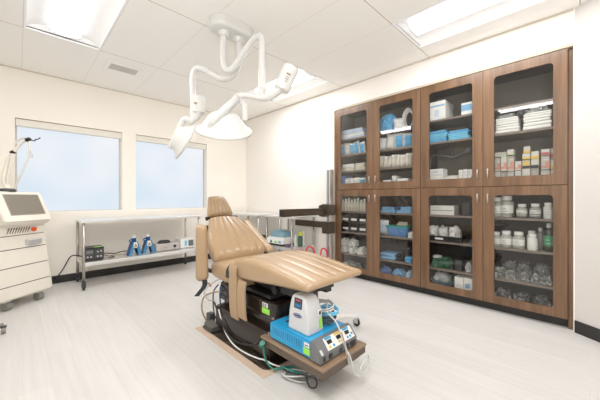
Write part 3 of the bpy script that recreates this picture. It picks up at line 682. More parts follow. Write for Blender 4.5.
# backrest and headrest (lower face centre path)
def slab(rows, name, grooves=5, gd=0.008, r=0.03):
    rs = cr_interp(rows, 6); rg = []
    for i, (y, z, w, th, g) in enumerate(rs):
        y0, z0 = rs[max(i - 1, 0)][:2]; y1, z1 = rs[min(i + 1, len(rs) - 1)][:2]
        L = math.hypot(y1 - y0, z1 - z0); d = ((y1 - y0) / L, (z1 - z0) / L); n = (-d[1], d[0])
        rg.append(cushion_ring(y - n[0] * 0.04, z - n[1] * 0.04, n, w, th, r, 0.014 * min(1, th / 0.05), grooves, gd * g))
    return MB().loft(rg).build(name, M_tan, chair)
slab([(2.325, 0.565, 0.255, 0.03, 0), (2.33, 0.575, 0.27, 0.07, 0.2), (2.36, 0.605, 0.280, 0.095, 0.8), (2.43, 0.675, 0.278, 0.10, 1), (2.52, 0.765, 0.245, 0.10, 1), (2.60, 0.845, 0.195, 0.095, 1), (2.665, 0.905, 0.155, 0.085, 0.8), (2.682, 0.921, 0.146, 0.06, 0.3), (2.688, 0.927, 0.138, 0.03, 0)], 'backrest')
slab([(2.708, 0.943, 0.125, 0.025, 0), (2.712, 0.950, 0.138, 0.055, 0.3), (2.725, 0.975, 0.137, 0.075, 1), (2.76, 1.05, 0.117, 0.078, 1), (2.795, 1.12, 0.096, 0.07, 0.8), (2.806, 1.145, 0.084, 0.05, 0.3), (2.810, 1.155, 0.07, 0.025, 0)], 'headrest', 5, 0.006)
b = MB(); b.tube([(CX, 2.66, 0.85), (CX, 2.75, 0.93), (CX, 2.79, 1.0)], 0.03, 10); b.box(CX - 0.16, CX + 0.16, 2.715, 2.735, 0.915, 0.94); b.cyl((CX + 0.14, 2.725, 0.925), (CX + 0.20, 2.725, 0.925), 0.022); b.cyl((CX - 0.14, 2.725, 0.925), (CX - 0.155, 2.725, 0.925), 0.02); b.build('headrest_bracket', M_black, chair)
b = MB(); b.prism([(2.42, 0.55), (2.47, 0.55), (2.73, 0.83), (2.70, 0.86)], 'x', CX - 0.17, CX + 0.17); b.build('back_frame', M_black, chair)
# arm pads
def pad(p0, p1, wx, th, nrm, name='arm_pad'):
    p0, p1 = Vector(p0), Vector(p1); d = (p1 - p0); L = d.length; d.normalize(); n = Vector(nrm).normalized(); s = d.cross(n).normalized()
    rg = []; N = 22
    for i in range(N + 1):
        u = i / N; e = min(u, 1 - u) * L; k = math.sqrt(max(0.0, 1 - (1 - min(1, e / 0.05)) ** 2)); k = max(k, 0.10)
        wv = wx * (0.84 + 0.16 * u)
        ring = []
        for j in range(24):
            a = 2 * math.pi * j / 24; ca, sa = math.cos(a), math.sin(a)
            ring.append(p0 + d * (u * L) + s * (math.copysign(abs(ca) ** 0.6, ca) * wv / 2 * (0.55 + 0.45 * k)) + n * (math.copysign(abs(sa) ** 0.7, sa) * th / 2 * k))
        rg.append(ring)
    return MB().loft(rg).build(name, M_tan, chair)
lp = pad((1.135, 2.37, 0.905), (1.135, 2.355, 0.415), 0.105, 0.075, (-0.71, -0.70, 0.03))
MB().loft([[(1.135 + dx + q_ * Rv.x + o_ * Fv.x, 2.31 - dx + q_ * Rv.y + o_ * Fv.y, z_) for q_, o_ in ((-0.021, 0), (0.021, 0), (0.021, 0.006), (-0.021, 0.006))] for z_, dx in ((0.435, 0.0), (0.39, 0.0), (0.36, -0.012), (0.33, -0.03), (0.295, -0.05))], smooth=False).build('black_strap', M_black, lp)
MB().tube([(1.16, 2.35, 0.40), (1.19, 2.33, 0.385), (1.195, 2.32, 0.36)], 0.008, 8).build('strap_buckle', M_tan_strap, lp)
pad((1.875, 2.83, 0.875), (1.875, 2.33, 0.575), 0.10, 0.06, (0.0, -0.52, 0.85))
MB().tube([(1.875, 2.42, 0.60), (1.875, 2.43, 0.52), (1.80, 2.40, 0.48)], 0.018, 8).build('arm_hinge', M_black, chair); MB().tube([(1.155, 2.41, 0.56), (1.2, 2.40, 0.50), (1.24, 2.36, 0.48)], 0.018, 8).build('arm_hinge', M_black, chair)
# hanging tan straps
def strap(pts, w, th, name, m, par):
    rg = []
    for (x, y, z) in cr_interp(pts, 5):
        rg.append([(x - th / 2, y - w / 2, z), (x + th / 2, y - w / 2, z), (x + th / 2, y + w / 2, z), (x - th / 2, y + w / 2, z)])
    return MB().loft(rg, smooth=False).build(name, m, par)
s1 = strap([(1.235, 1.985, 0.615), (1.205, 1.975, 0.575), (1.193, 1.955, 0.48), (1.190, 1.945, 0.36), (1.192, 1.94, 0.26), (1.20, 1.935, 0.20)], 0.10, 0.012, 'hanging_strap', M_tan_strap, chair)
strap([(1.262, 2.045, 0.60), (1.222, 2.04, 0.585), (1.196, 2.035, 0.55), (1.188, 2.03, 0.50)], 0.045, 0.006, 'black_strap', M_black, s1)
strap([(1.215, 1.855, 0.505), (1.200, 1.85, 0.45), (1.197, 1.845, 0.36), (1.198, 1.84, 0.28), (1.203, 1.835, 0.225)], 0.105, 0.012, 'hanging_strap', M_tan_strap, chair)
# undercarriage
b = MB(); b.box(1.30, 1.72, 1.62, 2.28, 0.40, 0.425); b.box(1.36, 1.42, 1.35, 2.3, 0.445, 0.50); b.box(1.60, 1.66, 1.35, 2.3, 0.445, 0.50); b.box(1.40, 1.62, 1.7, 2.2, 0.385, 0.45); b.cyl((1.33, 1.62, 0.46), (1.69, 1.62, 0.46), 0.03); b.box(1.36, 1.66, 1.33, 1.42, 0.505, 0.545); b.box(1.40, 1.55, 1.24, 1.33, 0.525, 0.56)
b.build('lift_frame', M_black, chair)
b = MB(); b.loft([rrect(1.51, 1.93, 0.245, 0.41, 0.05, 0.255), rrect(1.51, 1.93, 0.245, 0.41, 0.05, 0.285), rrect(1.51, 1.93, 0.235, 0.40, 0.05, 0.295), rrect(1.51, 1.93, 0.235, 0.40, 0.05, 0.383), rrect(1.51, 1.93, 0.225, 0.39, 0.04, 0.39)]); ub = b.build('upper_housing', M_brown, chair, smooth=35)
st_ = MB().box(1.2705, 1.2745, 1.62, 1.68, 0.345, 0.375).build('sticker', M_paper, ub)
b = MB()
for k, y in enumerate((1.672, 1.650)): 
    b.box(1.2685, 1.2705, y - 0.012, y, 0.350, 0.354); b.box(1.2685, 1.2705, y - 0.012, y, 0.359, 0.362); b.box(1.2685, 1.2705, y - 0.012, y, 0.367, 0.371); b.box(1.2685, 1.2705, y - 0.014, y - 0.010, 0.350, 0.371)
b.build('printed_number', M_ink, st_)
MB().box(1.2705, 1.2745, 1.60, 1.685, 0.30, 0.338).build('green_tag', M_green, ub)
b = MB(); b.loft([rrect(1.51, 1.91, 0.298, 0.375, 0.03, 0.0125), rrect(1.51, 1.91, 0.296, 0.375, 0.03, 0.20), rrect(1.51, 1.91, 0.288, 0.365, 0.03, 0.212), rrect(1.51, 1.91, 0.225, 0.36, 0.03, 0.216), rrect(1.51, 1.91, 0.22, 0.36, 0.03, 0.254)]); b.build('lower_housing', M_brown, chair, smooth=35)
b = MB(); b.loft([rrect(1.53, 1.925, 0.385, 0.455, 0.06, 0.007), rrect(1.53, 1.925, 0.385, 0.455, 0.06, 0.012)]); b.build('base_plate', mat('bronze_base_plate', (0.05, 0.036, 0.026), 0.2, 0.3), chair, smooth=35)
# equipment shelf carried in front of the base
TZ = 0.20
b = MB(); b.box(1.172, 1.60, 1.01, 1.575, TZ - 0.016, TZ, 0.005); sh = b.build('equipment_shelf', M_trayedge, chair)
MB().box(1.177, 1.595, 1.015, 1.57, TZ - 0.06, TZ - 0.0165, 0.005).build('shelf_skirt', M_traydark, sh)
b = MB(); b.box(1.30, 1.46, 1.10, 1.555, TZ - 0.095, TZ - 0.061); b.box(1.20, 1.56, 1.04, 1.07, TZ - 0.085, TZ - 0.061); b.build('shelf_bracket', M_bronze, sh)
tag(MB().box(1.095, 1.945, 1.438, 2.41, 0.0005, 0.0065).build('floor_board', M_matpale), 'pale tan board on the floor under the dark chair base', 'floor board')

# ------------------------------------------------------------------ equipment on and round the chair's shelf
Z = TZ + 0.001
g = thing('electrosurgical_unit', 'bright blue electrosurgical generator with grey control face on the chair shelf', 'generator', (1.36, 1.27, Z))
b = MB(); b.prism([(1.125, Z + 0.006), (1.50, Z + 0.006), (1.50, Z + 0.108), (1.125, Z + 0.108)], 'x', 1.195, 1.54, 0.008); b.build('case', M_blue, g)
for k in range(14): MB().box(1.193, 1.1955, 1.20 + k * 0.02, 1.206 + k * 0.02, Z + 0.045, Z + 0.09).build('vent_slot', mat('vent_blue', (0.015, 0.20, 0.42), 0.4), g)
b = MB(); b.prism([(1.045, Z + 0.006), (1.127, Z + 0.006), (1.127, Z + 0.114), (1.10, Z + 0.114), (1.048, Z + 0.052)], 'x', 1.190, 1.545, 0.004); fb = b.build('front_bezel', M_grey, g)
# sloped panel: local frame (u along X, v up the slope)
p0 = Vector((1.19, 1.048, Z + 0.052)); p1 = Vector((1.19, 1.10, Z + 0.114)); vv = (p1 - p0).normalized(); uu = Vector((1, 0, 0)); nn = uu.cross(vv)
Mp = Matrix(((uu.x, vv.x, nn.x, p0.x), (uu.y, vv.y, nn.y, p0.y), (uu.z, vv.z, nn.z, p0.z), (0, 0, 0, 1)))
MB().box(0.075, 0.335, 0.006, 0.076, 0.0005, 0.003, M=Mp).build('control_panel', M_paper, fb)
for k, (u0, mm) in enumerate([(0.085, M_blue), (0.17, M_yellow), (0.255, M_blue)]):
    MB().box(u0, u0 + 0.055, 0.062, 0.075, 0.003, 0.0045, M=Mp).build('panel_header', mm, fb)
    MB().box(u0 + 0.008, u0 + 0.047, 0.036, 0.058, 0.003, 0.005, M=Mp).build('readout', M_black, fb)
for u0, v0, mm in [(0.10, 0.02, M_yellow), (0.135, 0.02, M_blue), (0.19, 0.022, M_yellow), (0.215, 0.022, M_yellow), (0.27, 0.02, M_blue), (0.295, 0.02, M_blue), (0.318, 0.03, M_blue)]:
    MB().cyl(Mp @ Vector((u0, v0, 0.003)), Mp @ Vector((u0, v0, 0.006)), 0.008, seg=12).build('button', mm, fb)
MB().box(0.012, 0.028, -0.0, 0.03, 0.001, 0.004, M=Mp).build('logo_print', M_lgrey, fb)
for u0, w0, mm in [(1.215, 0.016, M_black), (1.262, 0.03, M_black), (1.36, 0.022, M_dgrey), (1.42, 0.03, M_black), (1.47, 0.05, M_black)]:
    MB().box(u0, u0 + w0, 1.040, 1.0465, Z + 0.016, Z + 0.043, 0.003).build('socket', mm, fb)
MB().box(1.1925, 1.1945, 1.135, 1.175, Z + 0.066, Z + 0.092).build('white_sticker', M_paper, g)
MB().box(1.1915, 1.1925, 1.142, 1.168, Z + 0.074, Z + 0.080).build('sticker_print', M_ink, g)
MB().box(1.1925, 1.1945, 1.130, 1.182, Z + 0.024, Z + 0.06).build('green_tag', M_green, g)
for px in (1.215, 1.52):
    for py in (1.14, 1.48): MB().cyl((px, py, Z), (px, py, Z + 0.007), 0.012, seg=12).build('foot', M_black, g)

Z2 = Z + 0.109
s = thing('suction_pump', 'white and grey upright pump with small blue display on the blue generator', 'pump', (1.30, 1.27, Z2))
rg = []
for z_, hx, hy, oy in [(0, 0.066, 0.088, 0), (0.006, 0.070, 0.092, 0), (0.12, 0.066, 0.084, 0.002), (0.18, 0.060, 0.07, 0.006), (0.206, 0.056, 0.058, 0.01), (0.216, 0.046, 0.046, 0.012)]:
    rg.append(rrect(1.298, 1.265 + oy, hx, hy, 0.014, Z2 + z_))
b = MB(); b.loft(rg); pb = b.build('pump_body', M_lgrey, s, smooth=35)
def left_face(z): return 1.298 - (0.070 - 0.004 * max(0, min(1, (z - 0.006) / 0.114)) - 0.006 * max(0, min(1, (z - 0.12) / 0.06)) - 0.004 * max(0, min(1, (z - 0.18) / 0.026)))
def facepatch(par, name, y0, y1, z0, z1, m, o=0.0015):
    t_ = bmesh.new(); t_.faces.new([t_.verts.new(p) for p in ((left_face(z0) - o, y0, Z2 + z0), (left_face(z0) - o, y1, Z2 + z0), (left_face(z1) - o, y1, Z2 + z1), (left_face(z1) - o, y0, Z2 + z1))])
    b = MB(); b._add(t_); return b.build(name, m, par)
dp = facepatch(s, 'display_surround', 1.235, 1.305, 0.140, 0.203, M_ink)
facepatch(dp, 'display', 1.246, 1.294, 0.150, 0.168, M_lcd, 0.0025); facepatch(dp, 'display_text', 1.250, 1.290, 0.186, 0.194, M_red, 0.0025)
b = MB(); b.tube([(left_face(0.1) - 0.001, 1.270 + 0.036 * math.cos(a), Z2 + 0.098 + 0.011 * math.sin(a)) for a in [2 * math.pi * k / 16 for k in range(17)]], 0.0022, 5, 1); b.box(left_face(0.1) - 0.003, left_face(0.1) - 0.001, 1.247, 1.293, Z2 + 0.094, Z2 + 0.102); b.build('logo_oval', M_navy, s)
MB().box(1.325, 1.35, 1.172, 1.1755, Z2 + 0.02, Z2 + 0.08).build('green_tag', M_green, s)
MB().box(1.31, 1.345, 1.172, 1.1765, Z2 + 0.10, Z2 + 0.135, 0.002).build('switch_plate', M_paper, s)
MB().box(1.32, 1.335, 1.169, 1.172, Z2 + 0.107, Z2 + 0.128).build('switch', M_black, s)
MB().box(1.369, 1.376, 1.22, 1.31, Z2 + 0.02, Z2 + 0.17, 0.003).build('rear_grille', M_dgrey, s)
b = MB().tube([(1.27, 1.42, Z2 + 0.006), (1.30, 1.40, Z2 + 0.005), (1.38, 1.38, Z2 + 0.006), (1.43, 1.33, Z2 + 0.006), (1.46, 1.36, Z2 + 0.006), (1.44, 1.44, Z2 + 0.006)], 0.005, 6)
tag(b.build('thin_black_cord', M_black), 'thin black cord lying behind the pump on the blue generator', 'cord')
# coiled leads to the right of the pump
def coil(cx, cy, cz, rx, ry, n, dz, r, m, name, label, cat, extra=(), tilt=0.25, seed=1):
    rnd = random.Random(seed); pts = []
    for k in range(n * 8 + 1):
        a = 2 * math.pi * k / 8; j = 1 + rnd.uniform(-0.12, 0.12)
        pts.append((cx + rx * j * math.cos(a), cy + ry * j * math.sin(a), cz + dz * k / 8 + tilt * rx * (1 + math.cos(a))))
    b = MB(); b.tube(pts, r, 6, 3)
    if extra: b.tube([pts[-1]] + list(extra), r, 6, 5)
    return tag(b.build(name, m), label, cat)
coil(1.455, 1.25, Z2 + 0.010, 0.055, 0.085, 4, 0.011, 0.005, M_dgrey, 'coiled_lead', 'dark grey coiled lead right of the pump on the generator', 'lead', seed=2)
coil(1.47, 1.22, Z2 + 0.052, 0.045, 0.07, 3, 0.010, 0.0055, M_cyan, 'coiled_lead', 'blue coiled lead lying over the dark grey coil', 'lead', seed=3)
coil(1.45, 1.26, Z2 + 0.082, 0.055, 0.08, 3, 0.007, 0.005, M_tubing, 'coiled_tubing', 'pale tubing coiled on top of the blue lead', 'tubing', extra=[(1.42, 1.19, Z2 + 0.09), (1.405, 1.10, Z2 + 0.05), (1.40, 1.035, Z - 0.02 + 0.06), (1.405, 1.000, Z - 0.01), (1.42, 0.985, Z - 0.09), (1.45, 0.975, Z - 0.13), (1.51, 0.975, Z - 0.145), (1.58, 0.985, Z - 0.125), (1.605, 1.0, Z - 0.09), (1.575, 0.99, Z - 0.065), (1.51, 0.98, Z - 0.075), (1.47, 0.975, Z - 0.105)], seed=4)
b = MB(); b.cyl((1.405, 1.004, Z - 0.06), (1.395, 1.035, Z + 0.07), 0.009, 0.006, 10)
b.cyl((1.395, 1.035, Z + 0.07), (1.40, 1.06, Z + 0.12), 0.004, 0.004, 8, mi=1)
tag(b.build('suction_tip', [M_clearplastic, mat('copper_tip', (0.6, 0.3, 0.16), 0.3, 0.6)]), 'clear suction wand hanging over the front of the blue generator', 'wand')
b = MB().tube([(1.165, 1.525, TZ - 0.03), (1.158, 1.515, TZ - 0.09), (1.165, 1.48, TZ - 0.15), (1.185, 1.43, TZ - 0.175), (1.24, 1.40, TZ - 0.17), (1.30, 1.36, TZ - 0.18)], 0.006, 8)
b.cyl((1.165, 1.545, TZ - 0.055), (1.145, 1.515, TZ - 0.02), 0.018); tag(b.build('green_hose', M_tubgreen), 'dark green hose with round fitting at the rear of the chair shelf', 'hose')
for k, (mm, nm, lb, pts) in enumerate([
    (M_tubing, 'tangled_tubing', 'clear tubing tangled on the floor below the chair shelf', [(1.24, 1.40, 0.012), (1.20, 1.38, 0.02), (1.18, 1.33, 0.03), (1.21, 1.25, 0.05), (1.27, 1.20, 0.06), (1.28, 1.28, 0.045), (1.23, 1.36, 0.035), (1.19, 1.34, 0.02), (1.22, 1.25, 0.012), (1.28, 1.21, 0.01), (1.34, 1.25, 0.01)]),
    (M_dgrey, 'tangled_lead', 'dark lead tangled among the clear tubing below the chair shelf', [(1.26, 1.42, 0.012), (1.22, 1.38, 0.03), (1.20, 1.30, 0.05), (1.24, 1.21, 0.06), (1.28, 1.16, 0.04), (1.255, 1.14, 0.015), (1.235, 1.17, 0.012), (1.27, 1.23, 0.02), (1.32, 1.27, 0.03)]),
    (M_teal, 'tangled_lead', 'teal lead tangled among the clear tubing below the chair shelf', [(1.25, 1.45, 0.012), (1.22, 1.40, 0.04), (1.21, 1.33, 0.06), (1.25, 1.26, 0.04), (1.25, 1.33, 0.02), (1.31, 1.37, 0.01)])]):
    tag(MB().tube(pts, 0.0048, 7).build(nm, mm), lb, 'tubing' if 'tubing' in nm else 'lead')
b = MB().tube([(1.20, 2.19, 0.20), (1.195, 2.12, 0.10), (1.185, 2.02, 0.035), (1.165, 1.88, 0.020), (1.165, 1.74, 0.020), (1.185, 1.62, 0.022), (1.185, 1.55, 0.04), (1.21, 1.46, 0.03), (1.27, 1.42, 0.012)], 0.0052, 8)
tag(b.build('white_cable', M_white), 'white cable running along the side of the chair base', 'cable')
b = MB().tube([(1.20, 2.26, 0.24), (1.195, 2.17, 0.15), (1.190, 2.05, 0.06), (1.180, 1.90, 0.045), (1.19, 1.75, 0.065), (1.197, 1.65, 0.11), (1.20, 1.585, 0.19)], 0.007, 8)
tag(b.build('black_cable', M_black), 'black cable looping along the side of the chair base above the white one', 'cable')
# foot switch and cables behind the base
t = thing('foot_pedal', 'grey-brown foot pedal on the floor at the rear left of the chair base', 'foot pedal', (1.20, 2.32, 0.013))
b = MB(); b.box(1.135, 1.235, 2.20, 2.35, 0.0135, 0.035, 0.006); b.build('pedal_base', M_dgrey, t)
b = MB(); b.prism([(2.22, 0.036), (2.34, 0.036), (2.34, 0.068), (2.22, 0.045)], 'x', 1.145, 1.225, 0.004); b.build('pedal_plate', mat('grey_brown', (0.12, 0.11, 0.10), 0.4), t)
b = MB(); b.box(1.20, 1.255, 2.345, 2.42, 0.0135, 0.11, 0.01); tag(b.build('junction_box', M_dgrey), 'small dark junction box behind the foot pedal', 'junction box')
for nm, lb, mm, pts, r in [
    ('pedal_cable', 'tan cable arching from the foot pedal up under the seat', M_manila, [(1.17, 2.345, 0.06), (1.14, 2.37, 0.16), (1.16, 2.39, 0.25), (1.20, 2.36, 0.29), (1.26, 2.30, 0.31)], 0.007),
    ('pedal_cable', 'black cable hanging from under the seat to the pedal', M_black, [(1.28, 2.34, 0.36), (1.245, 2.36, 0.30), (1.235, 2.35, 0.2), (1.22, 2.30, 0.12), (1.215, 2.25, 0.09)], 0.006),
    ('pedal_cable', 'pale cable coiled beside the seat underside', M_tubing, [(1.30, 2.36, 0.40), (1.22, 2.40, 0.35), (1.17, 2.39, 0.30), (1.19, 2.36, 0.24), (1.24, 2.355, 0.22), (1.26, 2.37, 0.17)], 0.006),
    ('pedal_cable', 'blue lead hanging behind the hanging strap', M_standblue, [(1.31, 2.30, 0.40), (1.26, 2.27, 0.35), (1.24, 2.24, 0.28), (1.25, 2.25, 0.22)], 0.006)]:
    tag(MB().tube(pts, r, 7).build(nm, mm), lb, 'cable')

# castored stand foot seen beyond the generator
t = thing('castor_stand', 'low white stand foot with black castor beyond the blue generator', 'stand', (1.88, 1.52, 0))
MB().cyl((1.90, 1.53, 0.075), (1.90, 1.53, 0.16), 0.035).build('hub', M_white, t)
for ex, ey in [(2.14, 1.455), (1.76, 1.38), (2.0, 1.74)]:
    MB().tube([(1.90, 1.53, 0.115), ((1.9 + ex) / 2, (1.53 + ey) / 2, 0.108), (ex, ey, 0.085)], [0.024, 0.02, 0.016], 10).build('leg', M_white, t)
    b = MB(); b.cyl((ex, ey, 0.082), (ex, ey, 0.065), 0.014); b.box(ex - 0.018, ex - 0.013, ey - 0.02, ey + 0.02, 0.028, 0.07); b.box(ex + 0.013, ex + 0.018, ey - 0.02, ey + 0.02, 0.028, 0.07); c = b.build('castor', M_lgrey, t)
    MB().cyl((ex - 0.011, ey, 0.032), (ex + 0.011, ey, 0.032), 0.032).build('wheel', M_black, c)

# ------------------------------------------------------------------ laser console at the left
L = thing('laser_console', 'ivory wheeled treatment console with tilted screen left of the windows', 'treatment console', (0.059, 4.19, 0), R_(38))
def conring(z, hw, y0, y1, r=0.035): 
    return rrect(-0.008, (y0 + y1) / 2, hw + 0.024 * min(1, max(0, (0.85 - z) / 0.6)) + 0.004, (y1 - y0) / 2, r, z)
zs = [0.105, 0.245, 0.43, 0.612, 0.75]; hw = lambda z: 0.262 - 0.04 * (z - 0.07) / 0.68; fy = lambda z: -0.03 + 0.035 * (z - 0.07) / 0.68
names = ['drawer_panel'] * 4
for k in range(4):
    z0, z1 = zs[k] + (0.0045 if k else 0), zs[k + 1] - 0.0045
    rg = [conring(z0, hw(z0), fy(z0), 0.44), conring(z1, hw(z1), fy(z1), 0.44)]
    if k == 0: rg = [conring(z0, hw(z0) - 0.015, fy(z0) + 0.015, 0.425)] + [conring(z0 + 0.02, hw(z0), fy(z0), 0.44)] + rg[1:]
    MB().loft(rg).build('body_panel', M_machine, L, world=False, smooth=35)
b = MB(); b.loft([conring(0.12, hw(0.12) - 0.006, fy(0.12) + 0.006, 0.434), conring(0.80, hw(0.8) - 0.006, fy(0.8) + 0.006, 0.434)]); b.build('inner_shell', M_dgrey, L, world=False, smooth=35)
b = MB(); rg = [conring(0.753, hw(0.753), fy(0.753), 0.44), conring(0.83, 0.22, 0.01, 0.42), conring(0.855, 0.215, -0.01, 0.40)]; b.loft(rg); nk = b.build('neck_panel', M_machine, L, world=False, smooth=35)
# head: tilted prism
hd = [(-0.075, 0.862), (-0.115, 0.905), (-0.10, 0.945), (0.02, 1.185), (0.045, 1.20), (0.14, 1.20), (0.34, 1.05), (0.40, 0.90), (0.36, 0.857)]
b = MB(); 
def headring(x, k): 
    cy, cz = 0.12, 1.02
    return [(x, cy + (y - cy) * k, cz + (z - cz) * k) for y, z in hd]
b.loft([headring(-0.272, 0.90), headring(-0.262, 0.97), headring(-0.24, 1.0), headring(0.15, 1.0), headring(0.172, 0.97), headring(0.182, 0.90)], smooth=False); hdo = b.build('screen_head', M_machine, L, world=False, smooth=30)
sv = Vector((0, 0.12, 0.24)).normalized(); sn = Vector((0, -sv.z, sv.y)); o0 = Vector((0, -0.10, 0.945))
Ms = Matrix(((1, sv.x, sn.x, o0.x), (0, sv.y, sn.y, o0.y), (0, sv.z, sn.z, o0.z), (0, 0, 0, 1)))
sc = MB().box(-0.200, 0.120, 0.025, 0.245, 0.0005, 0.004, M=Ms).build('screen', M_screen, hdo, world=False)
b = MB(); b.box(-0.207, 0.127, 0.018, 0.025, 0.0, 0.005, M=Ms); b.box(-0.207, 0.127, 0.245, 0.252, 0.0, 0.005, M=Ms); b.box(-0.207, -0.200, 0.025, 0.245, 0.0, 0.005, M=Ms); b.box(0.120, 0.127, 0.025, 0.245, 0.0, 0.005, M=Ms); b.build('screen_bezel', mat('taupe_bezel', (0.30, 0.27, 0.23), 0.5), hdo, world=False)
for k in range(9):
    x = -0.16 + k * 0.024; MB().box(-0.003, 0.003, -0.008, 0.0, -0.03, 0.03, M=Matrix.Translation((x, 0.0145 - 0.003, 0.80)) @ Matrix.Rotation(R_(22), 4, 'Y')).build('grille_slot', mat('slot_shadow', (0.12, 0.10, 0.08), 0.7), nk, world=False)
kb = MB().cyl((0.075, 0.0035, 0.80), (0.075, -0.022, 0.797), 0.022).build('emergency_knob', M_orange, nk, world=False)
MB().cyl((0.075, 0.02, 0.80), (0.075, 0.004, 0.80), 0.030).build('knob_collar', M_machine, nk, world=False)
b = MB(); b.box(-0.005, 0.145, -0.035, 0.06, 0.635, 0.70, 0.012); b.build('handle', mat('satin_silver', (0.62, 0.62, 0.62), 0.3, 0.6), L, world=False)
for sx in (-0.15, 0.165):
    for sy in (0.05, 0.38):
        c = MB().box(sx - 0.03, sx + 0.03, sy - 0.03, sy + 0.03, 0.078, 0.104, 0.006).build('castor', M_lgrey, L, world=False)
        MB().cyl((sx - 0.03, sy - 0.01, 0.044), (sx + 0.03, sy - 0.01, 0.044), 0.044).build('wheel', M_caster, c, world=False)
b = MB(); b.lathe([(0, 0), (0.07, 0), (0.075, 0.01), (0.06, 0.03), (0, 0.035)], 24, M=Matrix.Translation((-0.10, 0.10, 1.201))); b.build('arm_base', M_dgrey, L, world=False)
MB().box(0.0, 0.08, 0.10, 0.12, 1.2005, 1.2025).build('red_print', M_red, L, world=False)
arm = thing('articulated_arm', 'slim ivory articulated arm rising from the treatment console before the window', 'articulated arm', (-0.10, 4.42, 1.22))
b = MB(); b.tube([(-0.075, 4.36, 1.22), (-0.105, 4.47, 1.33), (-0.095, 4.50, 1.45), (-0.07, 4.49, 1.57), (-0.025, 4.455, 1.66), (0.03, 4.40, 1.74), (0.075, 4.35, 1.778)], [0.028, 0.026, 0.024, 0.02, 0.016, 0.013, 0.012], 10); b.build('lower_tube', M_machine, arm)
b = MB().tube([(0.082, 4.345, 1.775), (0.094, 4.335, 1.70), (0.08, 4.35, 1.58), (0.04, 4.38, 1.44), (-0.01, 4.43, 1.29), (-0.03, 4.45, 1.215)], 0.009, 8); b.build('fibre', M_headrail, arm)
b = MB().tube([(-0.045, 4.42, 1.62), (-0.06, 4.41, 1.50), (-0.08, 4.40, 1.36), (-0.085, 4.39, 1.23)], 0.010, 8); b.build('fibre', M_headrail, arm)
for p in [(-0.04, 4.467, 1.64), (0.08, 4.346, 1.778)]: MB().cyl(Vector(p) - Vector((0.014, -0.014, 0.008)), Vector(p) + Vector((0.014, -0.014, 0.008)), 0.021).build('joint', M_black, arm)
MB().tube([(-0.01, 4.435, 1.765), (-0.03, 4.46, 1.72), (0.02, 4.41, 1.785), (0.07, 4.355, 1.80)], 0.008, 8).build('fibre', M_headrail, arm)
MB().tube([(0.10, 4.33, 1.775), (0.13, 4.30, 1.765), (0.14, 4.285, 1.78), (0.16, 4.27, 1.785), (0.175, 4.255, 1.80)], 0.006, 7).build('tip', M_dgrey, arm)
b = MB().tube([(0.094, 4.335, 1.68), (0.105, 4.325, 1.64), (0.115, 4.315, 1.60), (0.10, 4.33, 1.585), (0.10, 4.33, 1.62)], 0.004, 6); b.build('spacer_hook', M_lgrey, arm)

# stool of which only a castor shows at the left edge
t = thing('rolling_stool', 'rolling stool at the left edge, only one grey castor in view', 'stool', (-0.375, 3.42, 0))
MB().cyl((-0.375, 3.42, 0.06), (-0.375, 3.42, 0.42), 0.025).build('column', M_steel, t)
MB().lathe([(0, 0.43), (0.17, 0.43), (0.185, 0.45), (0.185, 0.48), (0.165, 0.50), (0, 0.505)], 28, M=Matrix.Translation((-0.375, 3.42, 0))).build('seat', M_dgrey, t)
for k in range(5):
    a = R_(5 + 72 * k); ex, ey = -0.375 + 0.29 * math.cos(a), 3.42 + 0.29 * math.sin(a)
    MB().tube([(-0.375, 3.42, 0.09), (ex, ey, 0.075)], [0.022, 0.015], 8, 1).build('leg', M_steel, t)
    c = MB().box(ex - 0.02, ex + 0.02, ey - 0.02, ey + 0.02, 0.052, 0.066, 0.004).build('castor', M_dgrey, t)
    MB().cyl((ex - 0.014, ey, 0.03), (ex + 0.014, ey, 0.03), 0.03).build('wheel', M_caster, c)
